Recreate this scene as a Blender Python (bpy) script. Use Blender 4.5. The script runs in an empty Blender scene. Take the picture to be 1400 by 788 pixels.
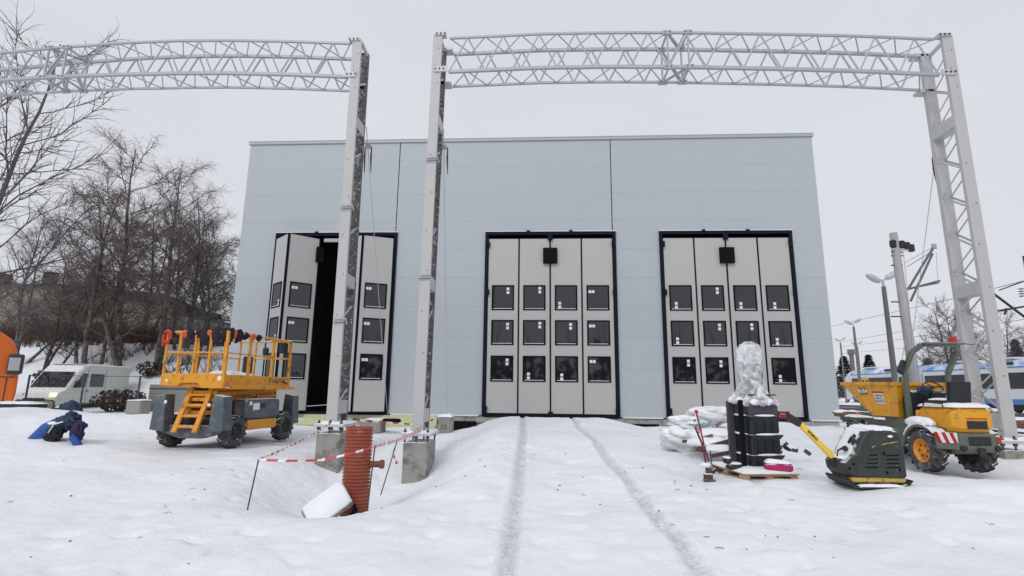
import bpy, math, random
from mathutils import Vector, Matrix, noise, Euler
import numpy as np
R = math.radians
scn = bpy.context.scene
COL = scn.collection
rnd = random.Random(7)

# ------------------------------------------------------------------ camera
F, TH, PSI, RO = 724., R(10.85), R(3.3), R(0.66)
EYE = Vector((0, 0, 1.6))
fw = Vector((-math.sin(PSI)*math.cos(TH), math.cos(PSI)*math.cos(TH), math.sin(TH)))
r0 = Vector((math.cos(PSI), math.sin(PSI), 0)); u0 = r0.cross(fw)
rt = r0*math.cos(RO)+u0*math.sin(RO); up = u0*math.cos(RO)-r0*math.sin(RO)
def at(px, py, Y):
    """point of the real place at depth Y that the photograph shows at px, py (1400 x 788)"""
    d = fw*F+rt*(px-700)+up*(394-py)
    return EYE+d*(Y/d.y)
cam = bpy.data.objects.new('camera', bpy.data.cameras.new('camera'))
COL.objects.link(cam)
cam.matrix_world = Matrix(((rt.x, up.x, -fw.x, EYE.x), (rt.y, up.y, -fw.y, EYE.y), (rt.z, up.z, -fw.z, EYE.z), (0, 0, 0, 1)))
cam.data.sensor_width = 36; cam.data.lens = 36*F/1400
cam.data.clip_end = 2000; cam.data.clip_start = .05
scn.camera = cam

# ------------------------------------------------------------------ materials
def mat(name, col, rough=.6, metal=0., var=.12, vscale=6., bump=0., bscale=40., snow=0., snow_lo=.55, dirt=None, dirt_amt=0., dirt_scale=5., spec=.5, rust=None):
    m = bpy.data.materials.new(name); m.use_nodes = True
    nt = m.node_tree; N = nt.nodes; L = nt.links
    b = N['Principled BSDF']; b.inputs['Roughness'].default_value = rough; b.inputs['Metallic'].default_value = metal
    b.inputs['Specular IOR Level'].default_value = spec
    tc = N.new('ShaderNodeTexCoord')
    n = N.new('ShaderNodeTexNoise'); n.inputs['Scale'].default_value = vscale; n.inputs['Detail'].default_value = 6
    L.new(tc.outputs['Object'], n.inputs['Vector'])
    mx = N.new('ShaderNodeMix'); mx.data_type = 'RGBA'
    mx.inputs[6].default_value = (*[c*(1-var) for c in col], 1); mx.inputs[7].default_value = (*[min(1, c*(1+var)) for c in col], 1)
    L.new(n.outputs['Fac'], mx.inputs[0]); out = mx.outputs[2]
    if dirt:
        dn = N.new('ShaderNodeTexNoise'); dn.inputs['Scale'].default_value = dirt_scale; dn.inputs['Detail'].default_value = 8; dn.inputs['Roughness'].default_value = .7
        L.new(tc.outputs['Object'], dn.inputs['Vector'])
        rp = N.new('ShaderNodeMapRange'); rp.inputs[1].default_value = .62-dirt_amt*.35; rp.inputs[2].default_value = .70-dirt_amt*.2
        L.new(dn.outputs['Fac'], rp.inputs[0])
        m2 = N.new('ShaderNodeMix'); m2.data_type = 'RGBA'; m2.inputs[7].default_value = (*dirt, 1)
        L.new(rp.outputs[0], m2.inputs[0]); L.new(out, m2.inputs[6]); out = m2.outputs[2]
    if snow:
        g = N.new('ShaderNodeNewGeometry'); sx = N.new('ShaderNodeSeparateXYZ'); L.new(g.outputs['Normal'], sx.inputs[0])
        sn = N.new('ShaderNodeTexNoise'); sn.inputs['Scale'].default_value = 9; sn.inputs['Detail'].default_value = 4
        L.new(g.outputs['Position'], sn.inputs['Vector'])
        ma = N.new('ShaderNodeMath'); ma.operation = 'MULTIPLY_ADD'; ma.inputs[1].default_value = .9; L.new(sn.outputs['Fac'], ma.inputs[0]); L.new(sx.outputs['Z'], ma.inputs[2])
        rp = N.new('ShaderNodeMapRange'); rp.inputs[1].default_value = snow_lo+.45; rp.inputs[2].default_value = snow_lo+.6; rp.inputs[4].default_value = snow
        L.new(ma.outputs[0], rp.inputs[0])
        m3 = N.new('ShaderNodeMix'); m3.data_type = 'RGBA'; m3.inputs[7].default_value = (.82, .84, .87, 1)
        L.new(rp.outputs[0], m3.inputs[0]); L.new(out, m3.inputs[6]); out = m3.outputs[2]
    L.new(out, b.inputs['Base Color'])
    if bump:
        bn = N.new('ShaderNodeTexNoise'); bn.inputs['Scale'].default_value = bscale; bn.inputs['Detail'].default_value = 5
        L.new(tc.outputs['Object'], bn.inputs['Vector'])
        bp = N.new('ShaderNodeBump'); bp.inputs['Strength'].default_value = bump; bp.inputs['Distance'].default_value = .01
        L.new(bn.outputs['Fac'], bp.inputs['Height']); L.new(bp.outputs[0], b.inputs['Normal'])
    return m
M = {}
M['snow'] = mat('snow_cover', (.86, .875, .90), .75, var=.03, bump=.6, bscale=30, spec=.2)
M['facade'] = mat('facade_panel', (.425, .462, .485), .5, var=.03, vscale=1.2, bump=.15, bscale=60, spec=.3)
M['facade_edge'] = mat('facade_flashing', (.37, .41, .44), .45, var=.04, snow=.0)
M['navy'] = mat('navy_rubber', (.005, .007, .018), .75, var=.2, spec=.2)
M['black'] = mat('black_void', (.004, .004, .005), .8, var=.2, spec=.15)
M['leaf'] = mat('door_panel', (.455, .45, .435), .5, var=.03, vscale=2, bump=.25, bscale=90, spec=.3)
M['glass'] = mat('dark_window_glass', (.010, .011, .014), .035, var=.6, vscale=1.3, spec=.85)
M['sticker'] = mat('white_sticker', (.75, .76, .77), .6, var=.03)
M['sill_snow'] = mat('window_ledge_snow', (.7, .72, .75), .8, var=.1)
M['concrete'] = mat('concrete', (.29, .28, .255), .85, var=.25, vscale=5, bump=.6, bscale=25, dirt=(.13, .12, .105), dirt_amt=.35, dirt_scale=4, snow=1., snow_lo=.7)
M['plinth'] = mat('plinth_concrete', (.33, .335, .32), .85, var=.2, vscale=3, bump=.5, dirt=(.2, .19, .18), dirt_amt=.3)
M['xps'] = mat('pale_green_insulation', (.50, .53, .30), .8, var=.08, dirt=(.6, .62, .6), dirt_amt=.25, dirt_scale=3)
M['galv'] = mat('galvanised_steel', (.50, .50, .52), .5, metal=.15, var=.10, vscale=9, snow=.9, snow_lo=.75)
M['galv_d'] = mat('galvanised_truss', (.40, .415, .455), .55, metal=.2, var=.14, vscale=5, snow=.8, snow_lo=.72)
M['galv_wet'] = mat('steel_with_stuck_snow', (.09, .085, .085), .6, metal=.1, var=.3, vscale=10, dirt=(.6, .61, .63), dirt_amt=.22, dirt_scale=15)
M['column'] = mat('column_steel', (.47, .465, .46), .55, metal=.05, var=.07, vscale=3, dirt=(.50, .485, .46), dirt_amt=.1, dirt_scale=2.5, snow=.9, snow_lo=.7)
M['bolt'] = mat('bolt_steel', (.08, .08, .09), .5, metal=.6)
M['cable'] = mat('grey_cable', (.42, .43, .45), .5)
M['cable_d'] = mat('dark_wire', (.10, .10, .12), .6)
M['y_lift'] = mat('amber_paint', (.70, .29, .014), .52, var=.12, vscale=8, dirt=(.26, .12, .03), dirt_amt=.24, dirt_scale=9, snow=.9, snow_lo=.72)
M['y_dump'] = mat('yellow_orange_paint', (.72, .33, .016), .46, var=.10, vscale=5, dirt=(.32, .15, .04), dirt_amt=.24, dirt_scale=6, snow=1., snow_lo=.8)
M['g_lift'] = mat('blue_grey_paint', (.075, .095, .115), .45, var=.1, dirt=(.17, .175, .17), dirt_amt=.3, dirt_scale=6, snow=.9, snow_lo=.72)
M['g_dump'] = mat('olive_grey_paint', (.105, .125, .095), .5, var=.12, dirt=(.2, .2, .18), dirt_amt=.2, snow=.9, snow_lo=.8)
M['rubber'] = mat('tyre_rubber', (.022, .022, .024), .85, var=.3, dirt=(.7, .72, .75), dirt_amt=.06, dirt_scale=9, snow=.9, snow_lo=.5)
M['rubber_p'] = mat('tyre_sidewall', (.06, .06, .062), .85, var=.3, dirt=(.2, .2, .2), dirt_amt=.25, dirt_scale=6)
M['dark'] = mat('dark_machinery', (.018, .018, .02), .6, var=.3, snow=.8, snow_lo=.8)
M['cloth'] = mat('black_glove_cloth', (.012, .012, .018), .9, var=.3)
M['red'] = mat('red_plastic', (.50, .025, .02), .45, var=.12)
M['orange_r'] = mat('orange_red_cloth', (.72, .10, .03), .7, var=.12)
M['rim'] = mat('orange_rim', (.70, .27, .015), .5, var=.15, dirt=(.22, .12, .06), dirt_amt=.3, dirt_scale=12)
M['white'] = mat('white_paint', (.70, .71, .70), .4, var=.05)
M['van'] = mat('van_white', (.58, .60, .55), .35, var=.05, vscale=2, dirt=(.38, .38, .35), dirt_amt=.12, snow=.95, snow_lo=.6)
M['truck'] = mat('truck_orange', (.80, .17, .015), .35, var=.05)
M['lampglow'] = None
M['pipe_o'] = mat('terracotta_plastic', (.30, .070, .038), .5, var=.10, vscale=8, dirt=(.5, .3, .25), dirt_amt=.08)
M['pipe_b'] = mat('blue_plastic', (.012, .075, .30), .4, var=.15)
M['violet'] = mat('dark_violet_cloth', (.028, .016, .065), .85, var=.3)
M['navycloth'] = mat('dark_blue_foil', (.012, .03, .075), .6, var=.4, bump=.8, bscale=14)
M['brown'] = mat('brown_wood', (.16, .10, .06), .8, var=.25, vscale=12, snow=1., snow_lo=.55)
M['rustw'] = mat('red_brown_steel', (.10, .035, .026), .8, var=.25, vscale=12, snow=1., snow_lo=.55)
M['pallet'] = mat('pallet_wood', (.36, .22, .12), .8, var=.25, vscale=9, snow=1., snow_lo=.5)
M['blackpl'] = mat('black_plastic_crate', (.012, .017, .018), .42, var=.25, snow=1., snow_lo=.7)
M['charcoal'] = mat('charcoal_board', (.06, .055, .07), .7, var=.2)
M['comp'] = mat('faded_green_black_hood', (.026, .031, .028), .5, var=.3, vscale=7, dirt=(.06, .065, .05), dirt_amt=.2, dirt_scale=5, bump=.2, snow=1., snow_lo=.62)
M['comp_y'] = mat('worn_yellow_steel', (.50, .35, .07), .55, var=.15, dirt=(.10, .08, .05), dirt_amt=.3, dirt_scale=8)
M['handle_y'] = mat('yellow_drawbar', (.82, .55, .05), .45, var=.08, snow=.9, snow_lo=.85)
M['magenta'] = mat('magenta_plastic', (.36, .012, .10), .5, var=.12, snow=1., snow_lo=.6)
M['dred'] = mat('dark_red_steel', (.17, .014, .020), .5, var=.2, snow=.7, snow_lo=.8)
M['bagblue'] = mat('pale_blue_print', (.25, .46, .60), .5, var=.3)
M['fence'] = mat('fence_green_blue', (.035, .065, .10), .6, var=.2)
M['plaster'] = mat('beige_plaster', (.30, .265, .20), .9, var=.14, vscale=.5, dirt=(.22, .19, .15), dirt_amt=.3, dirt_scale=.4)
M['plaster2'] = mat('grey_plaster', (.30, .30, .27), .9, var=.12, vscale=.5)
M['roof'] = mat('dark_roof', (.055, .045, .04), .9, var=.25)
M['bark'] = mat('dark_bark', (.075, .063, .056), .9, var=.4, vscale=4, bump=.8)
M['birch'] = mat('birch_bark', (.15, .135, .12), .85, var=.35, vscale=2.5, dirt=(.05, .04, .035), dirt_amt=.5, dirt_scale=3)
M['twig'] = mat('brown_twigs', (.15, .115, .105), .9, var=.35, vscale=1)
M['twig2'] = mat('grey_brown_twigs', (.11, .10, .10), .9, var=.35, vscale=1)
M['ash'] = mat('pale_grey_bark', (.105, .10, .11), .9, var=.25, vscale=2)
M['conifer'] = mat('conifer_needles', (.022, .032, .024), .9, var=.4, vscale=2)
M['brush'] = mat('brown_brush', (.075, .045, .03), .95, var=.4, vscale=.5)
M['lamppost'] = mat('concrete_post', (.16, .155, .155), .8, var=.2, vscale=4)
M['mast'] = mat('concrete_mast', (.38, .36, .37), .75, var=.15, vscale=3)
M['train_w'] = mat('train_white', (.62, .65, .68), .35, var=.03)
M['train_b'] = mat('train_blue', (.06, .20, .48), .35, var=.06)
M['train_roof'] = mat('train_roof_blue', (.07, .23, .52), .45, var=.1, vscale=.4, dirt=(.78, .81, .85), dirt_amt=.55, dirt_scale=.35)
M['train_d'] = mat('train_window_band', (.012, .013, .017), .15, var=.3, spec=.5)
M['train_y'] = mat('train_door_yellow', (.62, .42, .05), .45, var=.08)
M['mastarm'] = mat('dull_dark_steel', (.12, .12, .13), .6, var=.15)
M['rail'] = mat('rail_steel', (.09, .085, .085), .6, metal=.3, var=.2)
M['label_g'] = mat('plate_dark_green', (.02, .055, .03), .5)
M['letter_w'] = mat('lettering_white', (.75, .76, .74), .6)
M['letter_k'] = mat('lettering_black', (.01, .01, .01), .6)
M['led_red'] = mat('rear_lamp_red', (.45, .02, .01), .25)
M['seat'] = mat('black_seat', (.014, .014, .015), .6, var=.3)
M['jute'] = mat('twig_debris', (.06, .048, .04), .9, var=.3)
M['tape_r'] = mat('barrier_tape_red', (.55, .055, .04), .5, var=.05)
M['tape_w'] = mat('barrier_tape_white', (.80, .80, .80), .5, var=.03)
M['rust'] = mat('brown_pipe', (.17, .06, .045), .7, var=.2)
M['floor'] = mat('hall_floor', (.1, .1, .1), .8)
# crumpled clear plastic film
def film():
    m = bpy.data.materials.new('clear_plastic_film'); m.use_nodes = True
    nt = m.node_tree; N = nt.nodes; L = nt.links; b = N['Principled BSDF']
    b.inputs['Base Color'].default_value = (.84, .86, .89, 1); b.inputs['Roughness'].default_value = .2
    n = N.new('ShaderNodeTexNoise'); n.inputs['Scale'].default_value = 4.5; n.inputs['Detail'].default_value = 2.5; n.inputs['Distortion'].default_value = 1.2
    tc = N.new('ShaderNodeTexCoord'); L.new(tc.outputs['Object'], n.inputs['Vector'])
    mr = N.new('ShaderNodeMapRange'); mr.inputs[1].default_value = .42; mr.inputs[2].default_value = .66; mr.inputs[3].default_value = .30; mr.inputs[4].default_value = .96
    L.new(n.outputs['Fac'], mr.inputs[0]); L.new(mr.outputs[0], b.inputs['Alpha'])
    bp = N.new('ShaderNodeBump'); bp.inputs['Strength'].default_value = 1; bp.inputs['Distance'].default_value = .05
    L.new(n.outputs['Fac'], bp.inputs['Height']); L.new(bp.outputs[0], b.inputs['Normal'])
    return m
M['film'] = film()
def glow(name, col, s):
    m = bpy.data.materials.new(name); m.use_nodes = True; b = m.node_tree.nodes['Principled BSDF']
    b.inputs['Base Color'].default_value = (*col, 1); b.inputs['Emission Color'].default_value = (*col, 1); b.inputs['Emission Strength'].default_value = s
    return m
M['headlight_on'] = glow('headlight_lit', (1, .72, .35), 1.3)

# ------------------------------------------------------------------ mesh builder
class MB:
    def __init__(s): s.v = []; s.f = []; s.m = []; s.mats = []
    def mi(s, m):
        if m not in s.mats: s.mats.append(m)
        return s.mats.index(m)
    def add(s, vs, fs, m, T=None):
        o = len(s.v); k = s.mi(m)
        s.v += [tuple(T @ Vector(p)) for p in vs] if T else [tuple(p) for p in vs]
        for f in fs: s.f.append(tuple(i+o for i in f)); s.m.append(k)
        return s
    def box(s, x0, x1, y0, y1, z0, z1, m, T=None):
        return s.add([(x0, y0, z0), (x1, y0, z0), (x1, y1, z0), (x0, y1, z0), (x0, y0, z1), (x1, y0, z1), (x1, y1, z1), (x0, y1, z1)],
                     [(0, 3, 2, 1), (4, 5, 6, 7), (0, 1, 5, 4), (1, 2, 6, 5), (2, 3, 7, 6), (3, 0, 4, 7)], m, T)
    def rbox(s, x0, x1, y0, y1, z0, z1, m, c=.02, T=None):
        """box with chamfered edges"""
        c = min(c, (x1-x0)*.45, (y1-y0)*.45, (z1-z0)*.45)
        def ring(z, i): return [(x0+i+c, y0+i, z), (x1-i-c, y0+i, z), (x1-i, y0+i+c, z), (x1-i, y1-i-c, z), (x1-i-c, y1-i, z), (x0+i+c, y1-i, z), (x0+i, y1-i-c, z), (x0+i, y0+i+c, z)]
        vs = ring(z0, c*.8)+ring(z0+c, 0)+ring(z1-c, 0)+ring(z1, c*.8)
        fs = [tuple(range(7, -1, -1)), tuple(range(24, 32))]
        for k in range(3):
            for i in range(8):
                j = (i+1) % 8; fs.append((k*8+i, k*8+j, k*8+8+j, k*8+8+i))
        return s.add(vs, fs, m, T)
    def tube(s, pts, r, m, n=8, T=None, cap=True):
        pts = [Vector(p) for p in pts]; vs = []; fs = []
        rs = r if isinstance(r, (list, tuple)) else [r]*len(pts)
        for i, p in enumerate(pts):
            d = (pts[min(i+1, len(pts)-1)]-pts[max(i-1, 0)])
            if d.length < 1e-9: d = Vector((0, 0, 1))
            d.normalize()
            a = d.cross(Vector((0, 0, 1)) if abs(d.z) < .9 else Vector((1, 0, 0))).normalized(); b = d.cross(a)
            for k in range(n):
                t = 2*math.pi*k/n; vs.append(p+(a*math.cos(t)+b*math.sin(t))*rs[i])
        for i in range(len(pts)-1):
            for k in range(n):
                l = (k+1) % n; fs.append((i*n+k, i*n+n+k, i*n+n+l, i*n+l))
        if cap: fs.append(tuple(range(n))); fs.append(tuple(range(len(vs)-1, len(vs)-n-1, -1)))
        return s.add(vs, fs, m, T)
    def bar(s, p, q, w, h, m, T=None, upv=(0, 0, 1)):
        """rectangular bar from p to q; w = width across, h = height along the up vector"""
        p = Vector(p); q = Vector(q); d = (q-p).normalized(); u = Vector(upv)
        if abs(d.dot(u)) > .97: u = Vector((0, 1, 0))
        a = d.cross(u).normalized()*w/2; b = d.cross(a).normalized()*h/2
        vs = [p+a+b, p-a+b, p-a-b, p+a-b, q+a+b, q-a+b, q-a-b, q+a-b]
        return s.add(vs, [(0, 1, 2, 3), (7, 6, 5, 4), (0, 4, 5, 1), (1, 5, 6, 2), (2, 6, 7, 3), (3, 7, 4, 0)], m, T)
    def prism(s, poly, a, b, m, axis='y', T=None):
        """polygon extruded along axis from a to b; poly holds the other two coordinates"""
        def P(u, w, t): return {'x': (t, u, w), 'y': (u, t, w), 'z': (u, w, t)}[axis]
        n = len(poly); vs = [P(u, w, a) for u, w in poly]+[P(u, w, b) for u, w in poly]
        fs = [tuple(range(n)), tuple(range(2*n-1, n-1, -1))]+[(i, n+i, n+(i+1) % n, (i+1) % n) for i in range(n)]
        return s.add(vs, fs, m, T)
    def lathe(s, prof, m, n=24, T=None, cap=True):
        """prof: list of (radius, z)"""
        vs = []; fs = []
        for r_, z in prof:
            for k in range(n):
                t = 2*math.pi*k/n; vs.append((r_*math.cos(t), r_*math.sin(t), z))
        for i in range(len(prof)-1):
            for k in range(n):
                l = (k+1) % n; fs.append((i*n+k, i*n+l, i*n+n+l, i*n+n+k))
        if cap: fs.append(tuple(range(n-1, -1, -1))); fs.append(tuple(range(len(vs)-n, len(vs))))
        return s.add(vs, fs, m, T)
    def blob(s, c, rad, m, n=10, amp=.25, fr=2., seed=0, T=None):
        vs = []; fs = []; c = Vector(c)
        for i in range(n+1):
            ph = math.pi*i/n
            for k in range(2*n):
                t = math.pi*k/n; d = Vector((math.sin(ph)*math.cos(t), math.sin(ph)*math.sin(t), math.cos(ph)))
                f = 1+amp*noise.noise(d*fr+Vector((seed*.37+.11, seed*.73+.2, .3)))*1.1
                vs.append(c+Vector((d.x*rad[0], d.y*rad[1], d.z*rad[2]))*f)
        for i in range(n):
            for k in range(2*n):
                l = (k+1) % (2*n); fs.append((i*2*n+k, i*2*n+2*n+k, i*2*n+2*n+l, i*2*n+l))
        return s.add(vs, fs, m, T)
    def snowcap(s, x0, x1, y0, y1, z, h, m=None, n=12, seed=0, T=None, zf=None):
        m = m or M['snow']; vs = []; fs = []
        for j in range(n+1):
            for i in range(n+1):
                u, w = i/n, j/n; e = min(u, 1-u, w, 1-w)*2
                x = x0+(x1-x0)*u; y = y0+(y1-y0)*w
                k = 1-(1-min(1, e*2.2))**2.5
                jx = noise.noise((x*4+seed, y*4, 3))*(.03 if e < .01 else 0)
                zz = (zf(x, y) if zf else z)
                vs.append((x+jx, y+jx, zz-.005+h*k*(.8+.5*noise.noise((x*2.5+seed, y*2.5, seed)))))
        N2 = n+1
        for j in range(n):
            for i in range(n): a = j*N2+i; fs.append((a, a+1, a+N2+1, a+N2))
        return s.add(vs, fs, m, T)
    def build(s, name, parent=None, smooth=False, bevel=0, loc=None, rot=None):
        me = bpy.data.meshes.new(name); me.from_pydata([tuple(v) for v in s.v], [], s.f)
        for m in s.mats: me.materials.append(m)
        me.polygons.foreach_set('material_index', s.m)
        if smooth: me.polygons.foreach_set('use_smooth', [True]*len(s.f))
        me.update()
        o = bpy.data.objects.new(name, me); COL.objects.link(o)
        if parent: o.parent = parent
        if loc: o.location = loc
        if rot: o.rotation_euler = rot
        if smooth == 'auto':
            try:
                me.set_sharp_from_angle(angle=R(35))
            except Exception: pass
        if bevel:
            b = o.modifiers.new('bevel', 'BEVEL'); b.width = bevel; b.segments = 2; b.limit_method = 'ANGLE'; b.angle_limit = R(40)
        return o
def tag(o, label=None, cat=None, group=None, kind=None):
    if label: o['label'] = label
    if cat: o['category'] = cat
    if group: o['group'] = group
    if kind: o['kind'] = kind
    return o
def thing(name, label, cat, loc=(0, 0, 0), rz=0., group=None):
    o = bpy.data.objects.new(name, None); COL.objects.link(o); o.empty_display_size = .2
    o.location = loc; o.rotation_euler = (0, 0, rz)
    return tag(o, label, cat, group)
def kids(o): return [c for c in COL.objects if c.parent == o]
def dup(o, parent=None):
    c = o.copy(); COL.objects.link(c)
    if parent: c.parent = parent
    for k in kids(o): dup(k, c)
    return c
def text(name, s, size, m, parent, loc, rot, depth=.002, bold=0., squeeze=1.):
    cu = bpy.data.curves.new(name, 'FONT'); cu.body = s; cu.size = size; cu.extrude = depth; cu.offset = bold
    cu.align_x = 'CENTER'; cu.align_y = 'CENTER'
    t = bpy.data.objects.new(name+'_c', cu); COL.objects.link(t)
    dg = bpy.context.evaluated_depsgraph_get(); me = bpy.data.meshes.new_from_object(t.evaluated_get(dg))
    bpy.data.objects.remove(t)
    me.materials.clear(); me.materials.append(m)
    o = bpy.data.objects.new(name, me); COL.objects.link(o); o.parent = parent; o.location = loc; o.rotation_euler = rot; o.scale = (squeeze, 1, 1)
    return o

# ------------------------------------------------------------------ ground
def sm(a, b, x):
    t = np.clip((x-a)/(b-a), 0, 1); return t*t*(3-2*t)
def rutx(y):
    t = np.clip((y-5)/12.3, -.3, 1.)
    return -.30-.12*t-.20*t**3, 1.38-.03*t-.46*t**1.0
def base_h(x, y):
    """height of the snow surface, vectorised"""
    x = np.asarray(x, float); y = np.asarray(y, float)
    h = np.interp(y, [-50, 0, 4, 7.6, 10, 12, 16, 20, 3000], [-.1, -.1, .0, .22, .36, .44, .46, .3, .25])
    h = h+.12*sm(1.8, 3.5, x)*sm(5, 8, y)*(1-sm(12, 16, y))
    # ramp to the middle doorway
    w = np.exp(-np.abs((x-.32)/(2.3+.6*(1-sm(11, 16, y))))**5)
    ramp = np.interp(y, [4, 9, 13, 16.6, 17.4, 18], [0, .34, .60, .765, .73, .4])
    h = np.where(y < 18, h*(1-w)+np.maximum(ramp, h)*w, h)
    # snow heaps beside the ramp, by the wall
    h = h-.26*np.exp(-((x+2.9)/1.0)**2-((y-16.6)/1.8)**2)*(1-w)-.10*np.exp(-((x-2.9)/.5)**2-((y-16.9)/1.0)**2)
    h = h+.16*np.exp(-((x-4.2)/1.6)**2-((y-15.8)/1.2)**2)
    h = h+.26*np.exp(-((x-8)/2.6)**2-((y-15.)/2)**2)
    h = h+.16*np.exp(-((x-6.2)/1.2)**2-((y-16.4)/.7)**2)
    h = h+.22*np.exp(-((x+.9)/.55)**2-((y-11.0)/3.2)**2)*(y < 30)-.05*np.exp(-((x-3.2)/1.2)**2-((y-12)/2)**2)
    # excavated pit round the footings
    dx = (x+3.0)/1.3; dy = (y-8.75)/1.95
    pit = np.exp(-(dx*dx+dy*dy)**1.5)
    h = h-.56*pit
    h = h-.28*np.exp(-((x+2.35)/.9)**2-((y-10.6)/1.4)**2)-.22*np.exp(-((x+4.0)/.75)**2-((y-10.4)/.9)**2)
    h = h+.04*np.exp(-((x+3.)/1.6)**2-((y-6.2)/.4)**2)
    # heaps left
    h = h+.50*np.exp(-((x+14.5)/3.2)**2-((y-14)/1.7)**2)+.34*np.exp(-((x+10.2)/1.6)**2-((y-14.2)/1.6)**2)+.30*np.exp(-((x+19)/3)**2-((y-17)/2)**2)
    h = h+.10*np.exp(-((x+10.)/1.6)**2-((y-10.5)/1.3)**2)
    h = h+.05*np.exp(-((x-3.3)/.75)**2-((y-8.15)/.22)**2)+.05*np.exp(-((x-4.9)/.7)**2-((y-7.5)/.2)**2)
    # ridge in front of dumper, lower area round dumper
    h = h-.10*np.exp(-((x-7.)/1.4)**2-((y-9.2)/.9)**2)+.09*np.exp(-((x-6.2)/1.6)**2-((y-7.7)/.6)**2)
    # wooded bank on the left
    bk = sm(30, 40, y+.12*(x+30))*sm(-11, -17, x)
    h = h+bk*(4.2+.03*np.clip(-x-20, 0, 60))
    return h
def gz(x, y): return float(base_h(x, y))
def axis(segs):
    out = []
    for a, b, st in segs:
        n = max(1, int(round((b-a)/st))); out += list(np.linspace(a, b, n, endpoint=False))
    out.append(segs[-1][1]); return np.array(out)
def ground():
    xs = axis([(-900, -150, 60), (-150, -60, 5), (-60, -16, .8), (-16, -5.5, .12), (-5.5, 4.5, .05), (4.5, 11, .1), (11, 30, .6), (30, 90, 4), (90, 900, 60)])
    ys = axis([(-300, -20, 20), (-20, 2.5, 1.5), (2.5, 4, .15), (4, 11.5, .05), (11.5, 18, .09), (18, 45, .5), (45, 120, 5), (120, 1200, 90)])
    X, Y = np.meshgrid(xs, ys); H = base_h(X, Y)
    nx, ny = len(xs), len(ys); tr = np.zeros_like(X)
    rl, rr = rutx(Y)
    near = (Y > 2) & (Y < 17.8)
    for rx, wd in ((rl, .085), (rr, .088)):
        d = X-rx-.008*np.sin(Y*1.7); g = np.exp(-(d/wd)**4); e = np.exp(-((np.abs(d)-wd*1.35)/.05)**2)
        H = H+np.where(near, -.045*g+.016*e, 0); tr = np.maximum(tr, np.where(near, g, 0))
    for (px_, py_, sx_, sy_, k_) in ((-6.9, 10.6, 1.7, 1.1, .34), (6.6, 9.3, 1.3, 1.2, .42), (3.1, 8.6, 1.1, .7, .22), (-5.5, 12.5, 1.6, 2.5, .20), (8.9, 11.2, .9, 1.1, .5)):  # trodden snow, its grey also painted in for weak contact shadows under machines
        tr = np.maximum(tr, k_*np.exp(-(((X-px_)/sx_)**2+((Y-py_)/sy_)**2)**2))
    fl = np.zeros(nx*ny); Xf, Yf = X.ravel(), Y.ravel()
    vor = noise.noise
    FEET = []; rf_ = random.Random(21)
    for (sx0, sy0, an, cnt) in ((-5.2, 9.6, -1.1, 9), (-4.8, 5.4, .12, 8), (2.2, 5.2, 1.35, 8), (-1.2, 6.2, 2.6, 6), (2.0, 12.0, -1.2, 7), (4.2, 6.6, 2.9, 7)):
        for k_ in range(cnt):
            a_ = an+rf_.gauss(0, .12); o_ = .11 if k_ % 2 else -.11
            FEET.append((sx0+math.cos(an)*k_*.62-math.sin(an)*o_, sy0+math.sin(an)*k_*.62+math.cos(an)*o_, math.cos(a_), math.sin(a_)))
    for i in range(nx*ny):
        x, y = Xf[i], Yf[i]
        if -30 < x < 40 and 1 < y < 60:
            p = Vector((x, y, 0))
            v = .095*vor(p*.45)+.04*vor(p*1.5+Vector((5, 0, 0)))
            if y < 19 and -16 < x < 11:
                v += .016*vor(p*4.2)+.007*vor(p*11.)
                c = vor(p*3.1+Vector((40, 9, 0)))
                if c > .33: v -= .028*(c-.33)/.3          # old footprints
            fl[i] = v
            for (fx_, fy_, ca, sa) in FEET:
                ddx, ddy = x-fx_, y-fy_
                if abs(ddx) < .3 and abs(ddy) < .3:
                    uu, ww = ddx*ca+ddy*sa, -ddx*sa+ddy*ca; q_ = (uu/.15)**2+(ww/.065)**2
                    if q_ < 3: v += -.030*math.exp(-q_*q_)+.008*math.exp(-(q_-1.9)**2*2)
            fl[i] = v
        elif y > 28 and x < -10:
            fl[i] = .4*vor(Vector((x*.15, y*.15, 1)))
    fx = np.exp(-((X-.25)/1.7)**4)*sm(14, 17.4, Y)
    H = H+fl.reshape(X.shape)*(1-.7*fx)
    V = np.stack([Xf, Yf, H.ravel()], 1)
    idx = np.arange(nx*ny).reshape(ny, nx)
    Q = np.stack([idx[:-1, :-1].ravel(), idx[:-1, 1:].ravel(), idx[1:, 1:].ravel(), idx[1:, :-1].ravel()], 1)
    # the hall stands on its own slab: leave the sheet out underneath it
    cx = (X[:-1, :-1]+X[1:, 1:]).ravel()/2; cy = (Y[:-1, :-1]+Y[1:, 1:]).ravel()/2
    Q = Q[~((cx > -10.3) & (cx < 8.9) & (cy > 18.1) & (cy < 46))]
    me = bpy.data.meshes.new('snow_ground'); me.from_pydata(V.tolist(), [], Q.tolist())
    me.polygons.foreach_set('use_smooth', [True]*len(me.polygons))
    a = me.attributes.new('track_and_shade', 'FLOAT', 'POINT'); a.data.foreach_set('value', tr.ravel().astype('f'))
    o = bpy.data.objects.new('snow_ground', me); COL.objects.link(o); tag(o, kind='structure')
    m = bpy.data.materials.new('trodden_snow'); m.use_nodes = True; nt = m.node_tree; N = nt.nodes; L = nt.links; b = N['Principled BSDF']
    b.inputs['Roughness'].default_value = .7; b.inputs['Specular IOR Level'].default_value = .25
    tc = N.new('ShaderNodeTexCoord')
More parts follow.
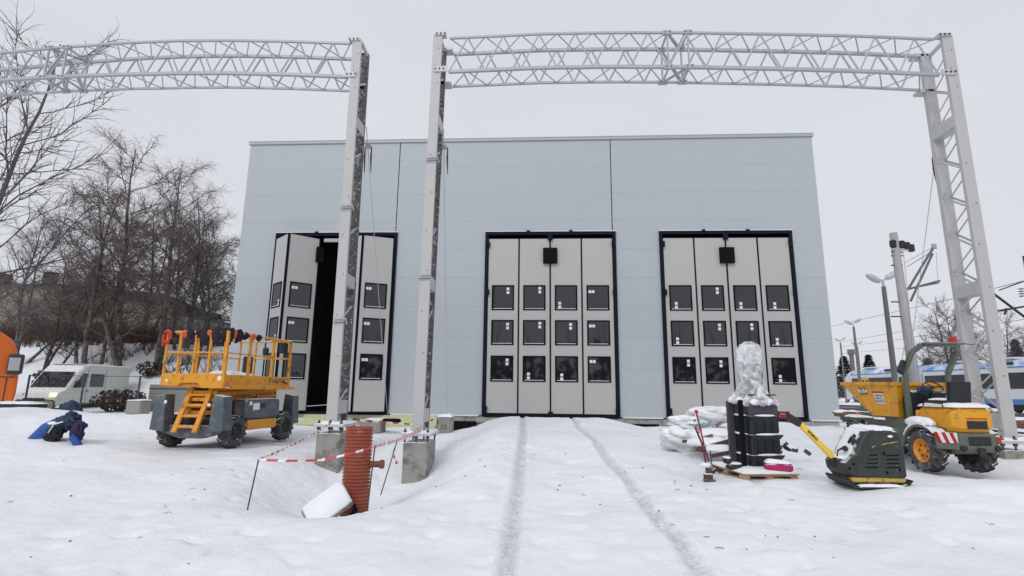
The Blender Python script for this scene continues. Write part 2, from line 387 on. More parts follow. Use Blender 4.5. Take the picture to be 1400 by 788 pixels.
    def nz(sc, det=6, ro=.6, off=None, stretch=None):
        n = N.new('ShaderNodeTexNoise'); n.inputs['Scale'].default_value = sc; n.inputs['Detail'].default_value = det; n.inputs['Roughness'].default_value = ro
        if stretch:
            mp = N.new('ShaderNodeMapping'); mp.inputs['Scale'].default_value = stretch; L.new(tc.outputs['Object'], mp.inputs[0]); L.new(mp.outputs[0], n.inputs['Vector'])
        else: L.new(tc.outputs['Object'], n.inputs['Vector'])
        return n
    def rng(src, a_, b_, c=0., d=1.):
        r_ = N.new('ShaderNodeMapRange'); r_.inputs[1].default_value = a_; r_.inputs[2].default_value = b_; r_.inputs[3].default_value = c; r_.inputs[4].default_value = d; L.new(src, r_.inputs[0]); return r_.outputs[0]
    def mul(a_, b_):
        x = N.new('ShaderNodeMath'); x.operation = 'MULTIPLY'; L.new(a_, x.inputs[0])
        if isinstance(b_, float): x.inputs[1].default_value = b_
        else: L.new(b_, x.inputs[1])
        return x.outputs[0]
    def mix(f, A, B):
        x = N.new('ShaderNodeMix'); x.data_type = 'RGBA'; L.new(f, x.inputs[0])
        for k, c in ((6, A), (7, B)):
            if isinstance(c, tuple): x.inputs[k].default_value = (*c, 1)
            else: L.new(c, x.inputs[k])
        return x.outputs[2]
    big = nz(.7, 5); c1 = mix(rng(big.outputs['Fac'], .35, .65), (.83, .858, .90), (.893, .91, .938))
    # specks of grit and leaf litter, clustered
    sp = nz(38, 3, .75); cl = nz(1.3, 3)
    speck = mul(rng(sp.outputs['Fac'], .655, .70), rng(cl.outputs['Fac'], .52, .66))
    c2 = mix(mul(speck, .75), c1, (.17, .15, .13))
    # grey slush patches
    slx = nz(2.4, 7, .7, stretch=(1, 2.2, 1)); c3 = mix(mul(rng(slx.outputs['Fac'], .56, .74), .30), c2, (.50, .50, .53))
    at_ = N.new('ShaderNodeAttribute'); at_.attribute_name = 'track_and_shade'
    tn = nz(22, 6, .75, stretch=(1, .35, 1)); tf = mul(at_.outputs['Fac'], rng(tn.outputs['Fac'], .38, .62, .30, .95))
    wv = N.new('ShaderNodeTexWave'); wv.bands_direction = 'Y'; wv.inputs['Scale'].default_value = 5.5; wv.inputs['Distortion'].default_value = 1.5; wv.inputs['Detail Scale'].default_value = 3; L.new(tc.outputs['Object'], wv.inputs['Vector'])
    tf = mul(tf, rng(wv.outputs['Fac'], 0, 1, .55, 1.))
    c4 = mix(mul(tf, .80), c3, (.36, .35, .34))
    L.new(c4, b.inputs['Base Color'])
    b1 = nz(9, 8, .65); b2 = nz(60, 4, .6)
    ad = N.new('ShaderNodeMath'); ad.operation = 'MULTIPLY_ADD'; ad.inputs[1].default_value = .25; L.new(b2.outputs['Fac'], ad.inputs[0]); L.new(b1.outputs['Fac'], ad.inputs[2])
    bp = N.new('ShaderNodeBump'); bp.inputs['Strength'].default_value = .55; bp.inputs['Distance'].default_value = .05
    L.new(ad.outputs[0], bp.inputs['Height']); L.new(bp.outputs[0], b.inputs['Normal'])
    # fine lumps fade out where the sheet gets coarse; brown undergrowth litter on the bank
    me.materials.append(m)
ground()

# scattered grit, twigs and clods lying on the snow: nobody could count them
def debris():
    mb = MB(); r_ = random.Random(3)
    for i in range(230):
        a = r_.random()
        if a < .55: x, y = r_.uniform(-7, 5), r_.uniform(4.2, 9)
        else: x, y = r_.uniform(-10, 9), r_.uniform(6, 15)
        c = noise.noise((x*.8, y*.8, 7))
        if c < .02: continue
        if -4.4 < x < -1.7 and 7 < y < 11.5: continue
        z = gz(x, y)+.095*noise.noise(Vector((x, y, 0))*.45)+.04*noise.noise(Vector((x, y, 0))*1.5+Vector((5, 0, 0)))
        if r_.random() < .6:
            s_ = r_.uniform(.004, .014); mb.blob((x, y, z+.003), (s_*1.4, s_, s_*.7), M['jute'], n=3, seed=i)
        else:
            an = r_.uniform(0, 6.3); l = r_.uniform(.02, .06)
            mb.tube([(x, y, z+.008), (x+l*math.cos(an), y+l*math.sin(an), z+.014), (x+1.6*l*math.cos(an+.4), y+1.6*l*math.sin(an+.4), z+.004)], .0028, M['jute'], n=4)
    tag(mb.build('snow_litter'), 'small dark bits of leaf and grit scattered over the snow', 'litter', kind='stuff')
debris()

# ------------------------------------------------------------------ world and light
w = bpy.data.worlds.new('World'); scn.world = w; w.use_nodes = True
nt = w.node_tree; N = nt.nodes; L = nt.links; bg = N['Background']
SUN_E, SUN_A = 38, 200        # soft light from the south-west, behind the camera
sky = N.new('ShaderNodeTexSky'); sky.sky_type = 'NISHITA'; sky.sun_disc = False; sky.sun_elevation = R(SUN_E); sky.sun_rotation = R(SUN_A)
tc = N.new('ShaderNodeTexCoord'); mp = N.new('ShaderNodeMapping'); mp.inputs['Scale'].default_value = (1, 1, 2.6); L.new(tc.outputs['Generated'], mp.inputs[0])
cn = N.new('ShaderNodeTexNoise'); cn.inputs['Scale'].default_value = 1.6; cn.inputs['Detail'].default_value = 5; cn.inputs['Roughness'].default_value = .45; L.new(mp.outputs[0], cn.inputs['Vector'])
cr = N.new('ShaderNodeMix'); cr.data_type = 'RGBA'; L.new(cn.outputs['Fac'], cr.inputs[0])
cr.inputs[6].default_value = (5.95, 6.1, 6.6, 1); cr.inputs[7].default_value = (7.1, 7.15, 7.6, 1)
mx = N.new('ShaderNodeMix'); mx.data_type = 'RGBA'; mx.inputs[0].default_value = .96; L.new(sky.outputs[0], mx.inputs[6]); L.new(cr.outputs[2], mx.inputs[7])
L.new(mx.outputs[2], bg.inputs['Color']); bg.inputs['Strength'].default_value = .1
sl = bpy.data.lights.new('sun', 'SUN'); sl.energy = 1.05; sl.angle = R(22); sl.color = (1, .985, .965)
so = bpy.data.objects.new('sun', sl); COL.objects.link(so); so.rotation_euler = (R(90-SUN_E), 0, R(180-SUN_A))
scn.view_settings.view_transform = 'Standard'; scn.view_settings.look = 'None'; scn.view_settings.gamma = 1; scn.view_settings.exposure = .14

# ------------------------------------------------------------------ depot hall
D = 17.5; X0, X1, ZB, ZT = -10.65, 9.28, .77, 10.42
hall = thing('depot_hall', 'large pale blue-grey panel-clad train hall with three folding gates', 'building', (0, D, 0))
DO = [(-9.32, -5.03), (-1.92, 2.47), (3.96, 8.28)]   # door openings
DT = 6.80
def facade():
    mb = MB(); t = .12; f = M['facade']
    zs = [ZB]+[ZB+.55+i*1.0 for i in range(9)]+[ZT-.14]
    edges = [X0, -5.09, 2.39, X1]
    for k in range(len(zs)-1):
        a, b = zs[k]+.0015, zs[k+1]-.0015
        if a < DT: # strips between the gates
            bb = min(b, DT)
            cuts = [(X0, DO[0][0]-.0), (DO[0][1], DO[1][0]), (DO[1][1], DO[2][0]), (DO[2][1], X1)]
            for c0, c1 in cuts: mb.box(c0, c1, 0, t, a, bb, f)
            if b > DT:
                mb.box(X0, -5.105, 0, t, DT, b, f); mb.box(-5.075, 2.375, 0, t, DT, b, f); mb.box(2.405, X1, 0, t, DT, b, f)
        else:
            mb.box(X0, -5.105, 0, t, a, b, f); mb.box(-5.075, 2.375, 0, t, a, b, f); mb.box(2.405, X1, 0, t, a, b, f)
    for jx in (-5.09, 2.39):
        for z in np.arange(DT+.3, ZT-.2, .5): mb.box(jx-.05, jx-.035, -.004, .0, z-.008, z+.008, M['bolt']); mb.box(jx+.035, jx+.05, -.004, .0, z-.008, z+.008, M['bolt'])
    # dark backing seen in the joints
    for c0, c1 in ((X0+.02, DO[0][0]-.02), (DO[0][1]+.02, DO[1][0]-.02), (DO[1][1]+.02, DO[2][0]-.02), (DO[2][1]+.02, X1-.02)): mb.box(c0, c1, t-.1, t+.12, ZB+.02, DT+.02, M['facade_edge'])
    mb.box(X0+.02, X1-.02, t-.1, t+.12, DT+.02, ZT-.16, M['facade_edge'])
    for jx in (-5.09, 2.39): mb.box(jx-.012, jx+.012, .004, .1, DT+.02, ZT-.15, M['black'])
    mb.build('front_wall', hall)
    sd = MB(); Dp = 27
    sd.box(X0, X0+.12, .122, Dp, ZB, ZT-.14, f); sd.box(X1-.12, X1, .122, Dp, ZB, ZT-.14, f); sd.box(X0+.122, X1-.122, Dp-.12, Dp, ZB, ZT-.14, f)
    sd.build('side_wall', hall)
    rf = MB(); rf.box(X0-.0, X1+.0, .13, Dp, ZT-.35, ZT-.2, M['roof']); rf.build('roof', hall)
    pc = MB(); pc.box(X0-.05, X1+.05, -.05, .25, ZT-.138, ZT-.03, M['facade_edge']); pc.box(X0-.07, X1+.07, -.07, .27, ZT-.03, ZT, M['white'])
    pc.box(X0-.05, X0+.2, .25, Dp, ZT-.138, ZT-.03, M['facade_edge']); pc.box(X1-.2, X1+.05, .25, Dp, ZT-.138, ZT-.03, M['facade_edge'])
    pc.build('parapet_cap', hall)
    for c0, c1 in ((X0, DO[0][0]-.06), (DO[0][1]+.1, DO[1][0]-.12), (DO[1][1]+.1, DO[2][0]-.12), (DO[2][1]+.1, X1+.03)):
        ft = MB(); ft.box(c0, c1, -.035, .0, ZB-.03, ZB+.012, M['white']); ft.build('base_flashing', hall)
    pl = MB(); pl.box(X0+.05, X1-.03, .03, .3, -.6, ZB-.03, M['plinth'])
    pl.box(-2.1, 2.65, -.12, .03, ZB-.22, ZB-.06, M['plinth']); pl.box(3.8, 8.45, -.12, .03, ZB-.22, ZB-.06, M['plinth'])
    pl.build('plinth', hall)
    ins = MB(); ins.box(-9.3, -3.4, -.05, .028, .1, ZB-.035, M['xps']); ins.build('insulation_board', hall)
    hl = MB(); hl.box(-3.38, -2.1, -.03, .0285, .1, ZB-.19, M['black']); hl.build('gap_shade_box', hall); hl = MB(); hl.box(2.75, 3.7, -.03, .0285, .3, ZB-.2, M['black']); hl.build('gap_shade_box', hall)  # solid black boxes standing in for the shade in gaps below the wall
    fl = MB(); fl.box(X0+.12, X1-.12, .3, Dp-.12, ZB-.3, ZB-.02, M['floor']); fl.build('floor_slab', hall)
facade()
LW = 1.045
def leaf_mesh(wd, narrow=False, stick=None, seed=0):
    """door leaf in local coords: x 0..wd, front face y=0, z from 0"""
    H = DT-ZB-.16
    mb = MB(); mb.rbox(.022, wd-.022, -.03, .03, .03, H-.02, M['leaf'], .008)
    mb.box(.0, .022, -.04, .04, 0, H, M['navy']); mb.box(wd-.022, wd, -.04, .04, 0, H, M['navy'])
    mb.box(.022, wd-.022, -.036, .036, -.0, .03, M['navy']); mb.box(.022, wd-.022, -.036, .036, H-.02, H, M['navy'])
    return mb
WR = [(4.21-ZB-.06, 5.06-ZB-.06), (3.05-ZB-.06, 3.88-ZB-.06), (1.86-ZB-.06, 2.70-ZB-.06)]
def window_mesh(z0, z1, stick):
    mb = MB(); x0, x1 = .15, .89
    for a in ((x0, x1, z0, z0+.045), (x0, x1, z1-.045, z1)): mb.box(a[0], a[1], -.048, .048, a[2], a[3], M['black'])
    for a in ((x0, x0+.045), (x1-.045, x1)): mb.box(a[0], a[1], -.048, .048, z0+.045, z1-.045, M['black'])
    mb.box(x0+.045, x1-.045, -.038, .038, z0+.045, z1-.045, M['glass'])
    mb.box(x0+.06, x1-.06, -.056, -.039, z0+.045, z0+.062, M['sill_snow'])
    if stick:
        sx, sz, horiz = stick
        cx = x0+.045+(x1-x0-.09)*sx; cz = z0+.06+(z1-z0-.12)*sz
        for k in (0, 1):
            ox, oz = ((k-.5)*.105, 0) if horiz else (0, (k-.5)*.125)
            mb.box(cx+ox-.045, cx+ox+.045, -.041, -.0385, cz+oz-.045, cz+oz+.045, M['sticker'])
    return mb
ST = [ # stickers as the photograph shows them: per gate, per leaf, three windows from the top (x, z, side by side)
 [[(.85, .12, 0)]*3, [(.18, .82, 1), (.16, .82, 1), None], [None]*3, [(.12, .82, 1), (.14, .82, 1), (.16, .82, 1)]],
 [[(.76, .82, 0), (.76, .80, 0), (.76, .80, 0)], [(.78, .85, 0), (.78, .85, 0), (.22, .18, 0)], [(.18, .16, 0), (.72, .80, 0), (.26, .15, 0)], [(.18, .78, 1), (.18, .82, 1), (.18, .85, 1)]],
 [[(.26, .16, 0), (.24, .16, 0), (.72, .82, 0)], [(.74, .83, 0), (.74, .80, 0), (.70, .80, 0)], [(.26, .16, 0), (.72, .82, 0), (.5, .1, 0)], [(.32, .16, 0), (.30, .16, 0), (.30, .18, 0)]]]
def gate(gi, a, b):
    fr = MB(); H = DT
    fr.box(a-.02, a+.085, -.07, .2, ZB-.02, H, M['navy']); fr.box(b-.085, b+.02, -.07, .2, ZB-.02, H, M['navy'])
    fr.box(a-.02, b+.02, -.075, .2, H, H+.11, M['navy'])
    fr.box(a+.085, b-.085, -.05, .2, ZB-.04, ZB+.04, M['navy'])
    fr.box(a-.03, b+.03, -.09, .0, H+.11, H+.135, M['sill_snow'])
    for zz in (H-.35, H-2.0, ZB+.2):
        for xx in (a+.05, b-.13): fr.rbox(xx, xx+.1, -.125, -.07, zz-.1, zz+.1, M['navy'], .01)
    for k in (1.45, 2.9): fr.box(a+k-.06, a+k+.06, -.10, -.02, H+.09, H+.15, M['navy'])
    g = fr.build('folding_gate', hall)
    z0 = ZB+.05
    wins = (b-a-.17)/4
    if gi:
        pos = [(a+.085+i*wins, -.0, 0) for i in range(4)]
    else:
        # left gate half open: each pair folded outwards
        pos = [(a+.07, -.10, R(-42)), (a+.07+wins*math.cos(R(42))+.01, -.10-wins*math.sin(R(42)), R(44))]
        f1 = Vector((b-.07-wins*math.cos(R(25)), -.10-wins*math.sin(R(25))))
        pos += [(f1.x-.01-wins*math.cos(R(25)), -.10, R(-25)), (f1.x, f1.y, R(25))]
    for i, (x, y, rz) in enumerate(pos):
        lf = leaf_mesh(wins).build('door_leaf', g, loc=(x, y, z0), rot=(0, 0, rz))
        for k in range(3):
            wm = window_mesh(WR[k][0], WR[k][1], ST[gi][i][k])
            T = Matrix.Translation((x, y, z0)) @ Matrix.Rotation(rz, 4, 'Z')
            sx = wins/1.045
            wo = wm.build('window', g, loc=(x, y, z0), rot=(0, 0, rz)); wo.scale = (sx, 1, 1)
    mx_ = (a+b)/2
    if gi:
        c = MB(); c.rbox(mx_-.24, mx_+.24, -.15, -.06, 5.78, 6.32, M['black'], .01); c.build('drive_box', g)
        d = MB(); d.rbox(mx_-.08, mx_+.08, -.12, -.04, H-.20, H+.03, M['navy'], .01); d.rbox(mx_-.08, mx_+.08, -.12, -.04, ZB-.02, ZB+.14, M['navy'], .01); d.tube([(mx_, -.05, H-.2), (mx_, -.05, ZB+.1)], .012, M['navy'], n=6); d.build('lock_rod', g)
    else:
        x, y, rz = pos[1]; c = MB(); c.rbox(wins-.12, wins+.14, -.13, -.05, 5.0, 5.55, M['black'], .01); c.build('drive_box', g, loc=(x, y, z0), rot=(0, 0, rz))
        d = MB(); d.box(a+1.7, a+2.6, .0, .1, H-.2, H-.08, M['galv_d']); d.build('door_rail', g)
for i, (a, b) in enumerate(DO): gate(i, a, b)

# ------------------------------------------------------------------ catenary gantries
def ztop_r(x): return float(np.interp(x, [-2.1, 0, 1.5, 3, 5.3, 6.85, 8.33], [9.31, 9.36, 9.345, 9.30, 9.19, 9.10, 8.98]))
def ztop_l(x): return float(np.interp(x, [-15, -12.7, -11.4, -9.7, -8.5, -7.3, -5.8, -4.3], [9.05, 9.23, 9.33, 9.41, 9.43, 9.41, 9.34, 9.24]))
HT, DY = .83, .58
def truss(xa, xb, zt, par, phase=0., step=.78, splice=None, bend=False):
    y0, y1 = 10.5, 10.5+DY
    def hb(x): return HT-.14*min(1, max(0, (-9-x)/4.5))
    n = int(round((xb-xa)/step)); xs = [xa+(xb-xa)*i/n for i in range(n+1)]
    for (y, dz, rr) in ((y0, 0, .026), (y1, 0, .036), (y0, 1, .036), (y1, 1, .026)):
        pts = [(x, y, zt(x)-dz*hb(x)) for x in np.linspace(xa, xb, 26)]
        ch = MB(); [ch.bar(p, q, rr*1.8, rr*1.8, M['galv_d']) for p, q in zip(pts[:-1], pts[1:])]; ch.build('chord', par)
    lc = MB()
    def rod(p, q, r_=.016): lc.tube([p, q], r_, M['galv_d'], n=5, cap=False)
    for i in range(n):
        x, X = xs[i], xs[i+1]; xm = (x+X)/2
        # faces: warren lacing
        rod((x, y0, zt(x)-hb(x)), (xm, y0, zt(xm)), .019); rod((xm, y0, zt(xm)), (X, y0, zt(X)-hb(X)), .019)
        rod((x, y1, zt(x)), (xm, y1, zt(xm)-hb(xm)), .021); rod((xm, y1, zt(xm)-hb(xm)), (X, y1, zt(X)), .021)
        # top and bottom horizontals and diagonals
        rod((x, y0, zt(x)), (xm, y1, zt(xm)), .014); rod((xm, y1, zt(xm)), (X, y0, zt(X)), .012)
        rod((x, y1, zt(x)-hb(x)), (xm, y0, zt(xm)-hb(xm)), .012); rod((xm, y0, zt(xm)-hb(xm)), (X, y1, zt(X)-hb(X)), .014)
    lc.build('lacing', par)
    pl = MB()
    for sx in splice or []:
        for y in (y0, y1):
            for dz in (0, -hb(sx)):
                for ox in (-.22, .22):
                    pl.box(sx+ox-.10, sx+ox+.10, y-.035, y+.035, zt(sx)+dz-.045, zt(sx)+dz+.045, M['galv_d'])
                    for b_ in (-.05, .05): pl.tube([(sx+ox+b_, y-.05, zt(sx)+dz), (sx+ox+b_, y+.05, zt(sx)+dz)], .014, M['bolt'], n=6)
        for ox in (-.22, .22):
            for p, q in (((y0, 0), (y1, 0)), ((y1, 0), (y1, -hb(sx))), ((y1, -hb(sx)), (y0, -hb(sx))), ((y0, -hb(sx)), (y0, 0))):
                pl.bar((sx+ox, p[0], zt(sx)+p[1]), (sx+ox, q[0], zt(sx)+q[1]), .035, .035, M['galv_d'])
        pl.bar((sx-.22, y0, zt(sx)-hb(sx)), (sx+.22, y0, zt(sx)), .05, .03, M['galv_d']); pl.bar((sx-.22, y1, zt(sx)), (sx+.22, y1, zt(sx)-hb(sx)), .05, .03, M['galv_d'])
        pl.bar((sx-.22, y0, zt(sx)), (sx+.22, y1, zt(sx)), .05, .03, M['galv_d']); pl.bar((sx-.22, y1, zt(sx)-hb(sx)), (sx+.22, y0, zt(sx)-hb(sx)), .05, .03, M['galv_d'])
    if splice: pl.build('splice_frame', par)
def column(par, x, side, zt, zb, wet=True, yb=10.90, lean=0., wd=.20, nl=13):
    """two channel legs, one behind the other, laced on both sides; side = +1 when the beam leaves to the right"""
    ya = 10.42
    def W(z): return wd+.02*max(0, 1-(z-zb)/5)
    hgt = zt-zb
    for nm, y, t, m in (('front_leg', ya, .07, M['column']), ('rear_leg', yb, .10, M['galv_wet'] if wet else M['column'])):
        mb = MB(); n = 12
        for k in range(n):
            z0 = zb+hgt*k/n; z1 = zb+hgt*(k+1)/n; w0, w1 = W(z0)/2, W(z1)/2; lx0, lx1 = x+lean*(k/n), x+lean*((k+1)/n)
            mb.add([(lx0-w0, y, z0), (lx0+w0, y, z0), (lx0+w0, y+t, z0), (lx0-w0, y+t, z0), (lx1-w1, y, z1), (lx1+w1, y, z1), (lx1+w1, y+t, z1), (lx1-w1, y+t, z1)],
                   [(0, 1, 5, 4), (1, 2, 6, 5), (2, 3, 7, 6), (3, 0, 4, 7)]+([(0, 3, 2, 1)] if k == 0 else [])+([(4, 5, 6, 7)] if k == n-1 else []), m)
        # bolt holes and grime marks
        for k in range(9):
            z = zt-.35-k*.42*(1 if k < 3 else 2); 
            if z > zb+.4 and nm == 'front_leg': mb.tube([(x+lean*(z-zb)/hgt+(-.03 if k % 2 else .04), y-.004, z), (x+lean*(z-zb)/hgt+(-.03 if k % 2 else .04), y+.01, z)], .013, M['bolt'], n=7)
        mb.build(nm, par)
    lc = MB(); n = nl
    for sx in (-1, 1):
        for k in range(n):
            z0 = zb+.4+(hgt-.9)*k/n; z1 = zb+.4+(hgt-.9)*(k+1)/n; xx = x+lean*(z0-zb)/hgt+sx*(W(z0)/2-.02)
            lm = M['galv_wet'] if wet and k % 3 else M['galv']; lc.bar((xx, ya+.06, z0), (xx, yb+.02, (z0+z1)/2), .012, .04, lm, upv=(0, 0, 1)); lc.bar((xx, ya+.06, z1), (xx, yb+.02, (z0+z1)/2), .012, .03, M['galv_wet'] if wet else M['galv'], upv=(0, 0, 1))
    lc.build('lacing_bar', par)
    for z in (zb+.32, zb+hgt*.345, zb+hgt*.765):
        xx = x+lean*(z-zb)/hgt
        bt = MB(); bt.rbox(xx-W(z)/2-.006, xx+W(z)/2+.006, ya+.02, yb+.03, z-.13, z+.13, M['galv'], .006); bt.build('batten_plate', par)
    xt = x+lean
    for (b0, y0_, y1_, z0_, z1_) in ((.04, ya-.03, ya+.12, zt-.03, zt+.035), (.1, ya-.03, ya+.0, zt-.93, zt-.80), (.1, yb, yb+.22, zt-.05, zt+.02), (.1, yb, yb+.22, zt-.92, zt-.86)):
        hd = MB(); q0, q1 = sorted((xt-side*.08+side*b0*.3, xt+side*(.14+b0))); hd.box(q0, q1, y0_, y1_, z0_, z1_, M['galv'])
        if y0_ < yb-.1:
            for k in range(3): hd.tube([(xt+side*(-.02+k*.09), y0_-.02, (z0_+z1_)/2), (xt+side*(-.02+k*.09), y0_+.01, (z0_+z1_)/2)], .02, M['bolt'], n=6)
        hd.build('head_plate', par)
    tb = MB(); tb.bar((xt+(.07 if side < 0 else .02), ya+.12, zt), (xt+.07, yb+.1, zt-.08), .06, .06, M['galv']); tb.build('top_tie', par)
    bp = MB(); bp.rbox(x-.30, x+.30, ya-.12, yb+.22, zb-.05, zb, M['galv'], .008)
    for sx in (-1, 1):
        bp.prism([(x+sx*.10, zb), (x+sx*.17, zb), (x+sx*.10, zb+.22)], ya+.1, ya+.12, M['column'])
    for bx in (-.22, -.0, .22):
        for by in (ya-.05, yb+.15):
            bp.tube([(x+bx, by, zb-.17), (x+bx, by, zb+.08)], .018, M['bolt'], n=6); bp.tube([(x+bx, by, zb-.10), (x+bx, by, zb-.05)], .036, M['bolt'], n=6); bp.tube([(x+bx, by, zb), (x+bx, by, zb+.035)], .036, M['bolt'], n=6)
    bp.snowcap(x-.29, x+.29, ya-.11, yb+.2, zb, .07, seed=x)
    bp.build('base_plate', par)
    ft = MB(); ft.rbox(x-.24, x+.24, ya-.1, yb+.2, zb-1.1, zb-.17, M['concrete'], .02); ft.build('footing', par, bevel=.01)

gl = thing('catenary_gantry', 'left grey lattice gantry beam running out of the frame past the tree', 'gantry', group='lattice catenary gantries')
gr_ = thing('catenary_gantry', 'right grey lattice gantry spanning between two columns in front of the hall', 'gantry', group='lattice catenary gantries')
truss(-14.6, -4.33, ztop_l, gl, splice=[-11.3]); column(gl, -4.10, -1, 9.28, .90, lean=-.05)
column(gl, -14.85, 1, 9.1, .6, wet=False)
truss(-2.06, 8.28, ztop_r, gr_, splice=[2.95]); column(gr_, -2.40, 1, 9.36, .76, lean=.08)
column(gr_, 8.50, -1, 9.02, .80, wet=False, lean=0, wd=.215, yb=11.05, nl=9)
# straps tied round the columns
for g_, x, z in ((gl, -4.1, 5.35), (gl, -4.07, 2.95), (gr_, -2.33, 6.4), (gr_, -2.38, 3.85)):
    mb = MB(); mb.tube([(x-.13, 10.40, z), (x+.13, 10.40, z+.02)], .012, M['cable'], n=5); mb.tube([(x-.12, 10.39, z-.07), (x+.14, 10.39, z-.05)], .010, M['cable_d'], n=5)
    mb.tube([(x+.12, 10.39, z), (x+.16, 10.4, z-.1)], .012, M['cable'], n=5); mb.build('tie_strap', g_)

# guy ropes with tensioners
def guy(p_top, p_bot, label):
    t = thing('guy_rope', label, 'rope', p_bot, group='guy ropes of the gantry columns'); o = Vector(p_bot)
    p = Vector(p_top)-o; mb = MB()
    q = p*.0+Vector((0, 0, .0)); h = p*.94
    mb.tube([p, h], .010, M['cable'], n=5); mb.tube([h, q], .0075, M['cable'], n=5); mb.build('rope', t)
    k = MB(); k.rbox(h.x-.05, h.x+.07, h.y-.03, h.y+.03, h.z-.02, h.z+.08, M['galv'], .01)
    for s_ in (-.06, .09): k.tube([h+Vector((s_, 0, .02)), h+Vector((s_+.0, 0, -.25)), h+Vector((s_+.02, 0, -.62))], [.012, .022, .008], M['bolt'], n=6)
    k.build('tensioner', t)
guy((-4.0, 10.95, 7.45), (-4.15, 14.6, .55), 'thin grey guy rope down from the left gantry to its concrete block')
guy((-2.22, 10.95, 7.35), (-2.40, 13.7, .88), 'thin grey guy rope between left column of right gantry and numbered concrete post')
guy((8.42, 10.95, 7.0), (9.75, 15.5, .5), 'thin grey guy rope hanging from the rightmost column behind the yellow dumper')

# ------------------------------------------------------------------ round the pit
def pipe():
    c = Vector((-2.66, 7.85, 0)); zt = 1.01; zb = -.25; n = 36; rings = []
    t = thing('corrugated_pipe', 'upright terracotta corrugated plastic pipe standing in the snow pit', 'pipe', (c.x, c.y, 0))
    mb = MB(); prof = []; pitch = .048; z = zb
    while z < zt-.01:
        prof += [(.178, z), (.178, z+.012), (.196, z+.02), (.196, z+.04)]; z += pitch
    prof.append((.190, zt)); prof += [(.165, zt), (.165, zt-.3)]
    mb.lathe(prof, M['pipe_o'], n=36); mb.build('pipe_body', t, smooth='auto')
    s_ = MB(); s_.snowcap(-.14, .14, -.14, .14, zt-.03, .05, seed=3); s_.build('snow_cap', t, smooth=True)
    b = MB(); b.tube([(.15, 0, .52), (.34, .02, .52)], .045, M['rust'], n=12); b.tube([(.33, .02, .52), (.38, .02, .52)], .062, M['rust'], n=12); b.build('side_outlet', t)
    h = MB(); h.tube([(.05, -.19, -.0), (.10, -.22, -.06), (.04, -.26, -.12)], .03, M['navy'], n=8); h.build('black_hose', t)
pipe()
def slab():
    mb = MB(); T = Matrix.Translation((-2.86, 7.35, .02)) @ Matrix.Rotation(R(14), 4, 'Z') @ Matrix.Rotation(R(-36), 4, 'Y') @ Matrix.Rotation(R(-24), 4, 'X')
    mb.rbox(-.30, .30, -.05, .05, -.17, .17, M['concrete'], .015, T)
    t = thing('concrete_slab', 'snowy thick slab leaning on the terracotta corrugated pipe', 'slab')
    mb.build('slab_body', t)
    s_ = MB(); s_.rbox(-.275, .31, -.075, .045, -.15, .20, M['snow'], .03, T); s_.build('snow_cap', t, smooth=True)
slab()
def stake(px, pz, x2, y2, z2, label):
    mb = MB(); mb.tube([(px[0], px[1], pz), (x2, y2, z2)], .009, M['rustw'], n=6)
    tag(mb.build('stake'), label, 'stake', 'stakes holding the barrier tape')
S1 = (-3.71, 7.05, .66); S2 = (-2.2, 7.15, .84); S3 = (-2.40, 9.0, .74)
stake((-3.78, 7.0), -.05, *S1, 'thin steel stake at the left corner of the barrier tape')
stake((-2.25, 7.1), -.15, S2[0], S2[1], S2[2]+.02, 'thin steel stake right beside the terracotta pipe')
stake((-2.60, 8.9), -.10, *S3, 'slanting thin stake left of the right-hand footing')
def tape(pts, label, w_=.05, seg=.11, tw=0., sag=.06, hang=0):
    mb = MB(); dist = 0
    P = [Vector(p) for p in pts]; k = 0
    for p, q in zip(P[:-1], P[1:]):
        l = (q-p).length; n = max(4, int(l/.05)); pr = None
        for i in range(n+1):
            u = i/n; c = p.lerp(q, u)-Vector((0, 0, sag*l*4*u*(1-u)*.25)); a = tw*u*l+.5*math.sin(u*5+k)
            s_ = Vector((math.sin(a)*.3, math.cos(a)*math.sin(tw*u*3)*.6, math.cos(a))).normalized()*w_/2
            cur = (c-s_, c+s_)
            if pr:
                m = M['tape_r'] if int((dist+u*l)/seg) % 2 else M['tape_w']
                th = Vector((0, .001, 0)); mb.add([pr[0], cur[0], cur[1], pr[1], pr[0]+th, cur[0]+th, cur[1]+th, pr[1]+th], [(0, 1, 2, 3), (7, 6, 5, 4), (0, 4, 5, 1), (3, 2, 6, 7)], m)
            pr = cur
        dist += l; k += 1
    tag(mb.build('barrier_tape'), label, 'barrier tape', 'red and white barrier tape round the pit')
tape([S1, (-2.9, 7.12, .66), S2], 'red and white tape strung low across the front of the pipe', sag=.06, w_=.036, seg=.13, tw=2.2)
tape([S2, (-2.28, 10.25, .80)], 'twisted red and white tape from pipe stake to the right footing', seg=.055, tw=7, sag=.02)
tape([S1, (-4.05, 10.25, .92)], 'thin red and white tape receding from the corner stake to the left footing', w_=.035, seg=.09, tw=4, sag=.05)
tape([S3, (-2.46, 8.98, .55), (-2.38, 8.97, .38)], 'loose crumpled tape end hanging from the slanting stake', seg=.05, tw=9)
tape([S3, (-2.28, 10.26, .88)], 'short tape from slanting stake up to the column base', seg=.06, tw=6)
tape([(-4.0, 10.98, .98), (-2.9, 12.2, .80), (-2.2, 11.1, .98)], w_=.035, label='pale red and white tape looping behind both footings near the hall', seg=.16, sag=.02)
